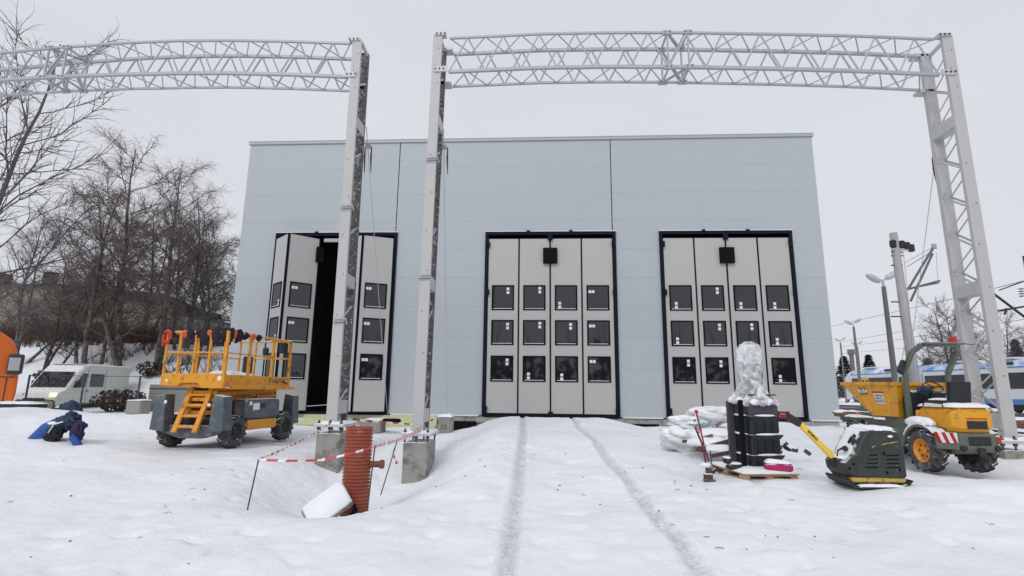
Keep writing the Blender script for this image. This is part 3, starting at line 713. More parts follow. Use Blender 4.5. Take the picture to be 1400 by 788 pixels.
# concrete post with a number
def cpost():
    t = thing('concrete_post', 'squat grey concrete post marked 33, snow on its rounded top', 'post', (-2.42, 13.6, .3))
    mb = MB(); mb.rbox(-.19, .19, -.18, .18, -.3, .62, M['concrete'], .06); mb.build('post_body', t)
    s_ = MB(); s_.snowcap(-.19, .19, -.18, .18, .61, .09, seed=9); s_.build('snow_cap', t, smooth=True)
    text('painted_number', '33', .17, M['bolt'], t, (-.02, -.183, .36), (R(90), 0, 0), .002)
cpost()
def cbox():
    t = thing('anchor_block', 'low concrete anchor block with dark lid behind the two footings', 'block', (-4.2, 13.9, .3))
    mb = MB(); mb.rbox(-.45, .1, -.2, .3, -.3, .47, M['concrete'], .03); mb.build('block_body', t)
    l = MB(); l.lathe([(.20, .42), (.24, .44), (.24, .50), (.20, .52)], M['black'], n=20, T=Matrix.Translation((.32, 0, 0))); l.build('round_lid', t)
    s_ = MB(); s_.snowcap(-.44, .1, -.2, .3, .46, .07, seed=2); s_.build('snow_cap', t, smooth=True)
cbox()
def offcut():
    mb = MB()
    mb.rbox(-.4, .4, -.02, .03, 0, .22, M['xps'], .005, Matrix.Translation((-6.9, 15.8, .50)) @ Matrix.Rotation(R(12), 4, 'Z') @ Matrix.Rotation(R(-25), 4, 'X'))
    tag(mb.build('insulation_offcut'), 'pale green insulation offcut lying in snow below the open gate', 'offcut')
offcut()

# ------------------------------------------------------------------ blue pipe on the left
def bluepipe():
    t = thing('blue_pipe', 'bent blue plastic pipe sticking out of snow with dark torn wrapping', 'pipe', (0, 0, 0))
    Y = 10.3
    p = [at(34, 632, Y), at(48, 608, Y), at(66, 589, Y), at(88, 578, Y), at(100, 577, Y)]
    mb = MB(); mb.tube(p, [.19, .185, .17, .15, .12], M['pipe_b'], n=16); mb.build('pipe_body', t, smooth=True)
    k = MB(); q = at(93, 579, Y-.05); k.blob((q.x, q.y, q.z), (.24, .2, .14), M['navycloth'], n=20, amp=.42, fr=3.2, seed=2)
    q = at(98, 569, Y); k.blob((q.x+.0, q.y, q.z), (.10, .10, .09), M['navycloth'], n=18, amp=.42, fr=3, seed=4); k.build('dark_wrap', t, smooth=True)
    s_ = MB(); q = at(73, 596, Y-.22); s_.blob((q.x, q.y, q.z), (.15, .08, .16), M['cloth'], n=18, amp=.5, fr=3, seed=5)
    q = at(106, 590, Y-.15); s_.blob((q.x, q.y, q.z), (.12, .1, .20), M['violet'], n=18, amp=.42, fr=3, seed=6)
    q = at(108, 570, Y-.1); s_.blob((q.x, q.y, q.z), (.05, .05, .05), M['violet'], amp=.1, seed=7)
    q = at(116, 582, Y-.1); s_.blob((q.x, q.y, q.z), (.055, .05, .05), M['violet'], amp=.1, seed=8); s_.build('torn_cloth', t, smooth=True)
    f = MB(); T = Matrix.Translation(at(103, 603, Y-.2)) @ Matrix.Rotation(R(-35), 4, 'Y'); f.rbox(-.06, .07, -.05, .05, -.15, .13, M['pipe_b'], .02, T); f.build('cut_end', t)
    w_ = MB(); q = at(76, 581, Y-.16); w_.blob((q.x, q.y-.03, q.z+.03), (.13, .07, .035), M['snow'], amp=.2, seed=8); w_.tube([at(66, 592, Y-.3), at(74, 580, Y-.3), at(86, 577, Y-.3)], .014, M['tape_w'], n=5); w_.build('snow_clump', t, smooth=True)
bluepipe()

# ------------------------------------------------------------------ wheels
def wheel(name, par, loc, rad, wid, m_rim, lugs=16, rz=0., side=-1):
    """axle along local x; side -1 = outer face towards -x"""
    mb = MB(); T = Matrix.Rotation(R(90), 4, 'Y')
    h = wid/2
    mb.lathe([(rad*.52, -h*.80), (rad*.60, -h*.98), (rad*.82, -h), (rad*.93, -h*.8), (rad*.95, 0), (rad*.93, h*.8), (rad*.82, h), (rad*.60, h*.98), (rad*.52, h*.8)], M['rubber_p'], n=32, T=T, cap=False)
    tyre = mb
    for k in range(lugs):
        for s_ in (-1, 1):
            a = 2*math.pi*(k+(.5 if s_ > 0 else 0))/lugs
            Tm = Matrix.Rotation(a, 4, 'X')
            c, s2 = rad*.90, rad*1.0
            da = .16
            vs = []
            for (xx, aa) in ((0.02*s_, -.05), (h*.98*s_, da), (h*.98*s_, da+.16), (.02*s_, .10)):
                for r_ in (c, s2 if abs(xx) < h*.5 else s2*.965): vs.append((xx, math.sin(aa)*r_, math.cos(aa)*r_))
            fs = [(1, 3, 5, 7), (0, 2, 3, 1), (2, 4, 5, 3), (4, 6, 7, 5), (6, 0, 1, 7)]
            tyre.add(vs, [tuple(reversed(f)) if s_ < 0 else f for f in fs], M['rubber'], Tm)
    mb.tube([(-side*h*.72, 0, 0), (-side*h*.5, 0, 0)], rad*.53, M['dark'], n=20)
    w_ = tyre.build(name, par, loc=loc, rot=(0, 0, rz), smooth='auto')
    r_ = MB(); s_ = side
    T = Matrix.Rotation(R(90) if side > 0 else R(-90), 4, 'Y')
    r_.lathe([(rad*.55, h*.55), (rad*.56, h*.86), (rad*.52, h*.88), (rad*.46, h*.6), (rad*.40, h*.42), (rad*.20, h*.45), (rad*.18, h*.62), (rad*.10, h*.66), (.001, h*.66)], m_rim, n=24, T=T, cap=False)
    for k in range(6):
        a = k*math.pi/3; r_.tube([(side*h*.42, math.cos(a)*rad*.28, math.sin(a)*rad*.28), (side*h*.55, math.cos(a)*rad*.28, math.sin(a)*rad*.28)], .018, M['bolt'], n=6)
    o = r_.build('rim', w_, smooth='auto')
    return w_

# ------------------------------------------------------------------ scissor lift
def scissor():
    # local: x to the right, y away from the camera (long axis), z up
    t = thing('scissor_lift', 'amber and blue-grey scissor lift platform parked before the open gate', 'scissor lift', (-6.70, 11.45, .42), R(-5)); t.scale = (.93, 1, 1)
    Y, G = M['y_lift'], M['g_lift']
    for sx in (-1, 1):
        for sy in (-1, 1): wheel('wheel', t, (sx*.70, sy*.88, .30), .32, .24, M['dark'], lugs=14, side=sx)
    c = MB(); c.rbox(-.42, .42, -1.0, 1.15, .28, .55, M['dark'], .02)
    for sy in (-.88, .88): c.tube([(-.65, sy, .30), (.65, sy, .30)], .05, M['dark'], n=8)
    c.prism([(-.72, .30), (-.25, .18), (.25, .18), (.72, .30), (.72, .42), (-.72, .42)], -1.22, -1.02, G)
    c.build('chassis', t, bevel=.01)
    # stabiliser boxes at the corners
    for sx in (-1, 1):
        for sy in (-1, 1):
            s_ = MB(); s_.prism([(0, .30), (.34, .34), (.29, .98), (.06, 1.02)], -.13, .13, G) 
            o = s_.build('outrigger_box', t, bevel=.015); o.location = (sx*.64+(-.17 if sx > 0 else .17)*1, sy*1.22, 0); o.scale = (sx if sx > 0 else -1, 1, 1)
            o.location.x = sx*.50
    # side engine housings
    for sx in (-1, 1):
        h = MB(); a, b = sorted((sx*.45, sx*.80)); h.rbox(a, b, -.62, .58, .52, .92, G, .05); h.rbox(a+.02, b-.0, -.50, .50, .30, .50, Y, .03)
        if sx > 0:
            h.box(b, b+.004, -.42, -.2, .70, .84, M['sticker']); h.box(b, b+.004, -.16, .0, .74, .84, M['dark']); h.box(b, b+.004, -.55, -.46, .80, .88, M['sticker'])
        h.build('engine_housing', t, bevel=.02)
    # ladder at the near end
    l = MB()
    for xx in (-.25, .22): l.bar((xx, -1.36, .30), (xx, -1.02, 1.12), .10, .05, Y, upv=(0, 1, 0))
    for k in range(4):
        u = .1+k*.25; l.rbox(-.25, .22, -1.38+.34*u, -1.22+.34*u, .30+.80*u, .345+.80*u, Y, .008)
    l.build('ladder', t)
    # folded scissor arms
    s_ = MB()
    for k in range(4):
        z = .62+k*.13
        for sx in (-.33, .33): s_.bar((sx, -1.0, z), (sx, 1.05, z+.10), .06, .085, Y); s_.bar((sx*.8, -1.0, z+.10), (sx*.8, 1.05, z), .05, .085, Y)
        s_.tube([(-.36, -.98, z+.05), (.36, -.98, z+.05)], .03, M['bolt'], n=8)
        s_.rbox(-.36, .36, -1.04, -.97, z, z+.08, Y, .01)
    s_.build('scissor_arms', t)
    # platform deck
    d = MB(); w0, w1, y0, y1 = -.76, .70, -1.28, 1.0
    d.prism([(w0, 1.18), (-.36, 1.18), (-.26, 1.24), (.10, 1.24), (.22, 1.14), (w1, 1.14), (w1, 1.42), (w0, 1.42)], y0-.02, y0+.05, Y)
    d.box(w1-.04, w1, y0+.05, y1, 1.20, 1.40, Y); d.box(w0, w0+.04, y0+.05, y1, 1.20, 1.40, Y); d.box(w0+.04, w1-.04, y1-.04, y1, 1.20, 1.40, Y)
    d.rbox(w0+.04, w1+.05, y0+.05, y1, 1.16, 1.21, Y, .01); d.rbox(w1-.02, w1+.06, y0+.2, y1+.2, 1.12, 1.18, M['y_lift'], .01)
    d.tube([((-.62), y0-.025, 1.28), (-.62, y0-.02, 1.28)], .03, M['sticker'], n=8); d.tube([(w1-.1, y0-.025, 1.33), (w1-.1, y0-.02, 1.33)], .05, M['sticker'], n=8)
    d.build('platform_deck', t, bevel=.008)
    # guard rails
    def post(mb, x, y, z0=1.42, z1=2.25, w_=.045): mb.rbox(x-w_/2, x+w_/2, y-w_/2, y+w_/2, z0, z1, Y, .008)
    g = MB(); zt = 2.24; xa, xb, ya, yb = w0+.02, w1-.02, y0, y1
    for y in (ya, -.55, .28, yb-.02): post(g, xb, y, 1.2, w_=.06)
    for y in (ya, -.4, .45, yb): post(g, xa, y)
    for x in (-.42, -.05, .30): post(g, x, ya, w_=.05)
    post(g, -.3, yb); post(g, .2, yb)
    for z in (zt, 1.83):
        for p, q in (((xa, ya), (xb, ya)), ((xb, ya), (xb, yb)), ((xb, yb), (xa, yb)), ((xa, yb), (xa, ya))):
            g.tube([(p[0], p[1], z), (q[0], q[1], z)], .021 if z == zt else .016, Y, n=8)
    g.tube([(xb, .2, zt-.02), (xb, yb, zt-.02)], .03, Y, n=8)
    g.build('guard_rail', t)
    k = MB(); k.rbox(-.12, .10, .3, .4, 1.45, 1.85, M['dark'], .02); k.build('battery_box', t); k = MB(); k.rbox(.0, .12, .82, .95, 1.9, 2.1, M['dark'], .03); k.build('lunch_bag', t); k = MB(); k.rbox(.52, .64, .7, .95, 1.95, 2.2, M['dark'], .02)
    k.tube([(.6, .9, 2.0), (.64, .92, 1.8), (.66, .9, 1.45), (.68, .8, 1.3), (.71, .9, 1.25), (.71, .7, 1.3)], .015, M['dark'], n=6); k.build('control_box', t)
    for j, (y_, z_) in enumerate(((-.9, .62), (-.2, .95), (.5, .9))):
        hz = MB(); hz.tube([(.36, y_, z_), (.44, y_+.15, z_-.12), (.42, y_+.35, z_-.05), (.35, y_+.5, z_+.06)], .014, M['dark'], n=6); hz.build('hydraulic_hose', t)
    for (x_, z_, w2, h2) in ((.44, .80, .07, .05), (-.56, .84, .06, .06)):
        dc = MB(); dc.box(x_, x_+w2, -1.358, -1.352, z_, z_+h2, M['sticker']); dc.build('decal', t)
    for sx in (-1, 1):
        ln = MB(); ln.rbox(sx*.56-.03, sx*.56+.03, -1.24, -1.21, .33, .38, M['red'], .01); ln.build('reflector', t)
    text('side_lettering', 'HAULOTTE', .13, M['g_lift'], t, (w1+.003, .50, 1.305), (R(90), 0, R(90)), .001, bold=.002)
    s2 = MB(); s2.snowcap(-.3, .3, -.6, .2, 1.42, .1, seed=5); s2.snowcap(.46, .78, -.6, .5, .92, .02, seed=6); s2.build('snow_cap', t, smooth=True)
    # the gloves: things that lie over the rail, all in one frozen string of clothing hung on it
    r_ = random.Random(12); T0 = t.matrix_basis if False else Matrix.Translation((-6.70, 11.45, .42)) @ Matrix.Rotation(R(-5), 4, 'Z') @ Matrix.Diagonal((.93, 1, 1, 1))
    spots = [(-.62, ya, 'c', .05, .08), (-.35, ya, 'r', .07, .06), (-.2, ya, 'c', .1, .09), (-.02, ya, 'c', .07, .07), (.12, ya, 'c', .12, .18), (.24, ya, 'r', .05, .06), (.4, ya, 'c', .13, .15), (.58, ya, 'c', .08, .12),
             (xb, -1.2, 'c', .09, .15), (xb, -1.1, 'r', .05, .08), (xb, -.95, 'c', .13, .12), (xb, -.72, 'c', .09, .07), (xb, -.5, 'r', .08, .07), (xb, -.3, 'c', .10, .06)]
    for i, (x, y, kd, rr, hh) in enumerate(spots):
        mb = MB(); mm = M['cloth'] if kd == 'c' else M['orange_r']
        along = (rr, .045, hh) if y == ya else (.045, rr, hh)
        mb.blob((x, y, zt-hh*.35), along, mm, n=9, amp=.26, fr=1.6, seed=i*3.1, T=T0)
        for j in range(r_.choice([1, 2, 3])):
            ox = r_.uniform(-rr, rr)*.8; p = Vector((x+(ox if y == ya else 0), y+(0 if y == ya else ox), zt-hh*.5))
            mb.tube([p, p+Vector((r_.uniform(-.02, .02), 0, -hh*.7)), p+Vector((r_.uniform(-.05, .05), -.02, -hh*1.2))], [.03, .026, .016], mm, n=7, T=T0)
        nm = 'orange-red' if kd == 'r' else 'black'
        o = mb.build('work_glove', smooth=True)
        side_ = 'end' if y == ya else 'long-side'
        ords = ['first', 'second', 'third', 'fourth', 'fifth', 'sixth', 'seventh', 'eighth']
        idx = i if y == ya else i-8
        tag(o, f'{nm} glove rag hanging on the lift\'s {side_} rail, {ords[idx]} from the left', 'glove', 'gloves and rags hung on the lift rail')
    ring = MB(); ring.tube([(-.72+.09*math.cos(a), ya-.04, 2.14+.12*math.sin(a)) for a in np.linspace(0, 6.283, 17)], .030, M['red'], n=8, T=T0)
    ring.tube([(-.80, ya-.04, 2.14), (-.80, ya-.04, 1.95)], .03, M['red'], n=8, T=T0)
    tag(ring.build('red_hose_coil', smooth=True), 'bright red ring hung on the left corner post of the scissor lift', 'hose')
scissor()

# ------------------------------------------------------------------ site dumper
def dumper():
    t = thing('site_dumper', 'yellow-orange site dumper with tipping skip and roll bar, hazard stripes at rear', 'dumper', (6.64, 9.95, .375), R(4)); t.scale = (.91, .92, .98)
    Y, G, K = M['y_dump'], M['g_dump'], M['dark']
    for sx in (-1, 1):
        wheel('wheel', t, (sx*.43-.09, -.72, .34), .345, .24, M['rim'], lugs=15, side=sx)
        wheel('wheel', t, (sx*.47-.09, 1.0, .40), .355, .24, M['dark'], lugs=15, side=sx)
    c = MB(); c.rbox(-.33, .33, -1.05, 1.3, .32, .62, G, .03); c.rbox(-.38, .40, -1.12, -.2, .38, .68, G, .06)
    c.prism([(-.2, .55), (.55, .55), (.55, .86), (-.2, .80)], -.30, .30, G, axis='x')
    for sy in (-.72, .93): c.tube([(-.45, sy, .34), (.45, sy, .34)], .06, K, n=8)
    c.build('chassis', t, bevel=.01)
    # rear counterweight with lamp recesses
    b = MB(); b.rbox(-.375, .375, -1.22, -1.0, .36, .64, G, .05); b.rbox(-.18, .20, -1.235, -1.215, .47, .60, K, .01)
    for xx in (-.28, .30): b.tube([(xx, -1.235, .44), (xx, -1.2, .42)], .055, K, n=12)
    b.rbox(-.05, .07, -1.27, -1.2, .30, .44, K, .02)
    b.rbox(-.38, -.30, -1.21, -1.12, .47, .58, M['led_red'], .01); b.rbox(.30, .38, -1.235, -1.16, .50, .60, M['led_red'], .01)
    b.build('counterweight', t, bevel=.01)
    # hazard striped panel between fender and hood
    hs = MB(); A, B = Vector((-.60, -1.02, 0)), Vector((-.385, -1.245, 0)); nrm = Vector((-.045, -.043, 0))*.25
    for k in range(6):
        m = M['white'] if k % 2 else M['led_red']; sl_ = .16
        pts = []
        for (u, z) in ((k/6, .66), ((k+1)/6, .66), ((k+1)/6+sl_, .50), (k/6+sl_, .50)):
            pts.append(A.lerp(B, max(0, min(1, u*.999-.0 if z > .6 else u)))+Vector((0, 0, z)))
        vs = [p+nrm for p in pts]+[p-nrm for p in pts]
        hs.add(vs, [(0, 3, 2, 1), (4, 5, 6, 7), (0, 1, 5, 4), (1, 2, 6, 5), (2, 3, 7, 6), (3, 0, 4, 7)], m)
    sk_ = MB(); sk_.prism([(-.60, -1.02), (-.385, -1.24), (-.30, -1.20), (-.33, -.95)], .40, .655, G, axis='z'); sk_.build('corner_skirt', t, bevel=.01)
    hs.build('hazard_stripe_panel', t)
    # engine hood
    h = MB(); h.rbox(-.365, .37, -1.20, -.36, .66, 1.06, Y, .08); h.prism([(-.46, .62), (-.34, .70), (-.34, .96), (-.38, .99), (-.46, .92)], -.36, .36, Y, axis='x')
    ho = h.build('engine_hood', t, bevel=.02, smooth='auto')
    v = MB(); v.rbox(-.15, .20, -1.212, -1.195, .72, .84, K, .03); v.box(-.15, .02, -1.206, -1.19, .872, .885, M['led_red']); v.box(.04, .21, -1.206, -1.19, .872, .885, M['led_red']); v.build('hood_vent', ho)
    s_ = MB(); s_.snowcap(-.37, .37, -1.2, -.36, 1.055, .075, seed=1); s_.build('hood_snow', ho, smooth=True)
    # fenders
    for sx in (-1, 1):
        f = MB(); prof = []
        for k in range(9):
            a = math.pi*(.26+.66*k/8); prof.append((-.72-math.cos(a)*.45, .30+math.sin(a)*.46))
        inner = [(-.72-math.cos(math.pi*(.26+.66*k/8))*.41, .30+math.sin(math.pi*(.26+.66*k/8))*.42) for k in range(8, -1, -1)]
        a_, b_ = sorted((sx*.30-.07, sx*.56-.07))
        n = 9
        for k in range(n-1):
            o0, o1 = prof[k], prof[k+1]; i0, i1 = inner[n-1-k], inner[n-2-k]
            f.prism([o0, o1, i1, i0], a_, b_, M['rubber'] if k < 1 else M['g_dump'], axis='x')
        # snow lying on the fender
        for k in range(2, 7):
            o0, o1 = prof[k], prof[k+1]; f.prism([(o0[0], o0[1]+.002), (o1[0], o1[1]+.002), (o1[0], o1[1]+.05), (o0[0], o0[1]+.05)], a_+.01, b_-.01, M['snow'], axis='x')
        f.blob((sx*.43-.07, -.60, .79), (.14, .31, .095), M['snow'], n=10, amp=.12, seed=2)
        f.build('rear_fender', t)
        q = MB(); a1, b1 = sorted((sx*.32-.08, sx*.60-.08)); q.snowcap(a1, b1, .72, 1.28, .80, .05, seed=4); q.rbox(a1, b1, .72, 1.30, .775, .80, G, .01); q.build('front_fender', t)
    # skip: pointed hopper
    k = MB(); ox = .08; rear_t, lip = -.05, 1.55; zr = 1.43
    top = [(-.52+ox, rear_t), (.52+ox, rear_t), (.60+ox, 1.05), (.56+ox, lip), (-.56+ox, lip), (-.60+ox, 1.05)]
    bot = [(-.42+ox, .12), (.42+ox, .12), (.45+ox, .75), (.38+ox, .92), (-.38+ox, .92), (-.45+ox, .75)]
    n = 6; vs = [(x, y, zr-(0 if i < 2 else .0)+(.015 if i > 2 else 0)) for i, (x, y) in enumerate(top)]+[(x, y, .84) for x, y in bot]
    vi = [((x-ox)*.95+ox, .04+(y-.04)*.97, zr) for x, y in top]+[((x-ox)*.93+ox, .06+(y-.06)*.97, .88) for x, y in bot]
    V = vs+vi; fs = [(6+i, 6+(i+1) % 6, (i+1) % 6, i) for i in range(6)]+[tuple(range(11, 5, -1))]
    fs += [(12+i, 12+(i+1) % 6, 18+(i+1) % 6, 18+i) for i in range(6)]+[tuple(range(18, 24))]+[(i, (i+1) % 6, 12+(i+1) % 6, 12+i) for i in range(6)]
    k.add(V, fs, Y)
    for i in range(6):
        p, q = vs[i], vs[(i+1) % 6]; k.bar(p, q, .055, .06, Y)
    for i in (5, 0): k.bar(vs[i], V[6+i], .02, .03, Y)
    sk = k.build('skip', t, bevel=.008)
    s_ = MB(); s_.snowcap(-.49+ox, .49+ox, 0.0, 1.45, zr-.12, .13, seed=8); s_.build('skip_snow', sk, smooth=True)
    # lettering plates on the slanted left flank
    def on_side(u, w_):   # u along the rim 0..1 rear->corner, w down 0..1
        a = Vector(V[0]).lerp(Vector(V[5]), u); b2 = Vector(V[6]).lerp(Vector(V[11]), u); return a.lerp(b2, w_)
    def plate(u0, u1, w0, w1, m, off=.006):
        p = [on_side(u0, w0), on_side(u1, w0), on_side(u1, w1), on_side(u0, w1)]; nrm = (p[1]-p[0]).cross(p[3]-p[0]).normalized()
        if nrm.x > 0: nrm = -nrm
        mb = MB(); q = [a+nrm*off for a in p]+[a+nrm*.001 for a in p]
        mb.add(q, [(0, 1, 2, 3), (7, 6, 5, 4), (0, 4, 5, 1), (1, 5, 6, 2), (2, 6, 7, 3), (3, 7, 4, 0)], m); return mb, p, nrm
    def orient(p, nrm):
        ex = (p[0]-p[1]).normalized(); ez = nrm; ey = ez.cross(ex)
        return Matrix((ex, ey, ez)).transposed().to_euler()
    mb, p, nr = plate(.36, .62, .30, .62, M['white']); mb.build('warning_sticker', sk)
    mb, p2, n2 = plate(.34, .64, .24, .30, M['led_red']); mb.build('sticker_header', sk)
    mid = sum(p, Vector())/4
    text('warning_text', 'UWAGA\nPRACA\nMASZYN', .055, M['letter_k'], sk, mid+nr*.009, orient(p, nr), .001)
    # front cheek plate
    def cheek(u, w_): a = Vector(V[5]).lerp(Vector(V[4]), u); b2 = Vector(V[11]).lerp(Vector(V[10]), u); return a.lerp(b2, w_)
    P_ = [on_side(.80, .16), on_side(1.0, .16)]; 
    mb, p, nr = plate(.78, .985, .14, .33, M['label_g']); mb.build('maker_plate', sk)
    mid = sum(p, Vector())/4; text('maker_lettering', 'AUSA', .105, M['letter_w'], sk, mid+nr*.010, orient(p, nr), .001, bold=.003)
    mb, p, nr = plate(.985, 1.0, .14, .33, M['white']); mb.build('plate_edge', sk)
    for sx in (-.22, .26):
        hz = MB(); hz.tube([(sx, -.05, .66), (sx*1.1, .10, .82), (sx, .22, .70), (sx*.8, .30, .80)], .016, K, n=6); hz.build('hydraulic_hose', t)
    gh = MB(); gh.tube([(-.36, -1.0, 1.03), (-.36, -1.0, 1.10), (-.36, -.6, 1.12), (-.36, -.55, 1.05)], .011, K, n=6); gh.build('grab_handle', t)
    # driver's place
    d = MB(); d.rbox(-.30, .30, -.42, .0, .60, .72, K, .03); d.prism([(-.02, .60), (.0, 1.15), (-.14, 1.32), (-.30, 1.28), (-.22, 1.1), (-.12, .6)], -.32, .34, K, axis='x'); d.build('dashboard', t, bevel=.01)
    s_ = MB(); s_.tube([(.05+.17*math.cos(a), -.34+.10*math.sin(a), 1.38+.09*math.sin(a)) for a in np.linspace(0, 6.283, 21)], .014, K, n=6); s_.tube([(.05, -.34, 1.37), (.05, -.2, 1.1)], .025, K, n=6)
    for a in (0, 2.1, 4.2): s_.tube([(.05, -.34, 1.38), (.05+.17*math.cos(a), -.34+.1*math.sin(a), 1.38+.09*math.sin(a))], .01, K, n=5)
    s_.build('steering_wheel', t)
    lv = MB(); lv.tube([(.3, -.3, 1.1), (.32, -.38, 1.42)], .012, K, n=6); lv.blob((.32, -.38, 1.44), (.03, .03, .035), K, n=5, amp=0); lv.build('control_lever', t); lv = MB(); lv.tube([(-.2, -.3, 1.2), (-.22, -.42, 1.36)], .012, K, n=6); lv.blob((-.1, -.32, 1.32), (.14, .08, .07), M['navycloth'], n=7, amp=.4); lv.build('rag', t)
    s_ = MB(); s_.rbox(-.22, .24, -.95, -.45, 1.07, 1.16, M['seat'], .03); s_.prism([(-.95, 1.12), (-.86, 1.12), (-.92, 1.46), (-1.0, 1.46)], -.17, .21, M['seat'], axis='x'); s_.build('seat', t, bevel=.02)
    q = MB(); q.snowcap(-.2, .22, -.86, -.45, 1.16, .035, seed=5); q.build('seat_snow', t, smooth=True)
    # roll bar
    r_ = MB(); xl, xr = -.36, .46
    pts = [(xl, -.20, .50), (xl, -.22, 1.66), (xl+.03, -.42, 1.98), (xl+.14, -.56, 2.10), (xr-.12, -.60, 2.10), (xr, -.52, 2.0), (xr+.0, -.22, 1.60), (xr, -.20, .55)]
    for a, b2 in zip(pts[:-1], pts[1:]): r_.bar(a, b2, .075, .075, G, upv=(0, 1, 0.01))
    r_.rbox(xl+.12, xr+.06, -.66, -.5, 2.10, 2.135, G, .01)
    rb = r_.build('roll_bar', t, bevel=.012)
    bc = MB(); bc.lathe([(.055, 0), (.06, .02), (.055, .10), (.03, .11)], M['led_red'], n=14, T=Matrix.Translation((xr-.10, -.58, 2.13))); bc.tube([(xr-.1, -.58, 2.135), (xr+.38, -.50, 2.11)], .007, K, n=5); bc.build('beacon', rb)
    mr = MB(); mr.rbox(-.09, .09, -.03, .03, -.12, .12, M['dark'], .03, Matrix.Translation((xl-.09, -.28, 1.72)) @ Matrix.Rotation(R(28), 4, 'Y') @ Matrix.Rotation(R(25), 4, 'Z')); mr.tube([(xl, -.25, 1.66), (xl-.07, -.28, 1.70)], .014, K, n=6); mr.build('mirror', rb)
dumper()

# ------------------------------------------------------------------ plate compactor
def compactor():
    o = at(1186, 664, 7.85)
    t = thing('plate_compactor', 'dark green-black plate compactor with long yellow drawbar handle', 'compactor', (o.x, o.y, o.z), R(3)); t.scale = (.84, .9, .93)
    # local: x right; left end is the low nose with the handle
    pr = [(-.60, .33), (-.58, .22), (-.50, .145), (.50, .12), (.56, .16), (.565, .55), (.50, .78), (.36, .83), (-.06, .83), (-.16, .78), (-.40, .46), (-.50, .42)]
    mb = MB(); yd = .27
    # hull: rounded cross profile
    rings = [(-yd, .90), (-yd+.03, .965), (-yd+.08, 1.0), (yd-.08, 1.0), (yd-.03, .965), (yd, .90)]
    n = len(pr); vs = []; cx, cz = .05, .42
    for y, s_ in rings: vs += [(cx+(x-cx)*s_, y, cz+(z-cz)*s_) for x, z in pr]
    fs = [tuple(range(n)), tuple(range(len(vs)-1, len(vs)-n-1, -1))]
    for k in range(len(rings)-1):
        for i in range(n): j = (i+1) % n; fs.append((k*n+i, k*n+n+i, k*n+n+j, k*n+j))
    mb.add(vs, fs, M['comp']); hood = mb.build('hood', t, bevel=.012, smooth='auto')
    for gx in (-.08, .31):
        for k in range(4):
            z = .28+k*.055; v = MB(); v.add([(gx-.13+(.03*k if gx < 0 else 0), -yd-.003, z), (gx+.10, -yd-.003, z+.004), (gx+.10, -yd-.003, z+.022), (gx-.13+(.03*k if gx < 0 else 0), -yd-.003, z+.014), (gx-.13+(.03*k if gx < 0 else 0), -yd+.03, z), (gx+.10, -yd+.03, z+.004), (gx+.10, -yd+.03, z+.022), (gx-.13+(.03*k if gx < 0 else 0), -yd+.03, z+.014)],
                                   [(0, 1, 2, 3), (0, 4, 5, 1), (1, 5, 6, 2), (2, 6, 7, 3), (3, 7, 4, 0)], M['black']); v.build('louvre', hood)
    for x, z in ((.15, .48), (.17, .22), (-.42, .33), (-.5, .27), (.40, .26)): v = MB(); v.tube([(x, -yd-.006, z), (x, -yd+.02, z)], .022, M['black'], n=8); v.build('plug', hood)
    for (x, z, l) in ((.12, .60, .14), (.24, .62, .20), (-.06, .56, .07)): sc = MB(); sc.tube([(x, -yd-.001, z), (x+l*.4, -yd-.001, z+.012), (x+l, -yd-.001, z+.03)], [.004, .009, .003], M['comp_y'], n=5); sc.build('scratch_mark', hood)
    s_ = MB(); s_.snowcap(-.10, .46, -.22, .22, .82, .05, seed=2); s_.snowcap(-.44, -.12, -.20, .22, 0, .05, seed=4, zf=lambda x, y: .46+(x+.40)*1.32-.01); s_.snowcap(-.60, -.42, -.2, .2, .40, .04, seed=6); s_.blob((.30, -yd-.005, .72), (.05, .012, .018), M['snow'], n=6); s_.build('snow_cap', t, smooth=True)
    y_ = MB(); y_.rbox(-.48, .52, -.26, .26, .08, .145, M['comp_y'], .02); y_.build('yellow_frame', t)
    m = MB(); m.rbox(-.44, .44, -.2, .2, .03, .10, M['dark'], .02)
    for x in (-.22, .0, .25): m.tube([(x, -.25, .07), (x, .25, .07)], .05, M['dark'], n=10)
    m.build('exciter', t)
    pl = MB(); prof = [(-.56, .12), (-.50, .05), (-.38, .0), (.42, .0), (.52, .04), (.60, .11), (.58, .125), (.50, .065), (.40, .025), (-.36, .025), (-.47, .075), (-.54, .14)]
    pl.prism(prof, -.30, .30, M['dark']); pl.build('base_plate', t)
    sp = MB(); sp.snowcap(-.44, .50, -.29, -.20, .024, .045, seed=7); sp.build('base_snow', t, smooth=True)
    c = MB(); c.tube([(-.30, -.05, .60), (-.27, -.1, .68), (-.22, -.12, .72)], .03, M['dark'], n=8); c.blob((-.28, -.15, .62), (.05, .03, .07), M['dark'], n=6); c.tube([(-.58, -.1, .42), (-.56, -.1, .50), (-.48, -.1, .53), (-.40, -.1, .50)], .018, M['dark'], n=8); c.blob((-.42, -.1, .53), (.05, .04, .04), M['dark'], n=6); c.build('lifting_eye', t)
    # drawbar
    P, Q = Vector((-.55, 0, .36)), Vector((-1.10, -.02, .88)); K_ = Vector((-1.31, -.02, .99))
    h = MB(); h.bar(P, Q, .08, .075, M['handle_y'], upv=(0, 1, 0)); h.rbox(-.63, -.52, -.06, .06, .26, .40, M['dark'], .02)
    hd = h.build('drawbar', t, bevel=.01)
    text('drawbar_lettering', 'BOMAG', .055, M['letter_k'], hd, P.lerp(Q, .66)+Vector((.0, -.0425, .0)), (R(90), math.atan2((Q-P).z, -(Q-P).x)*1.0, 0), .001, bold=.001)
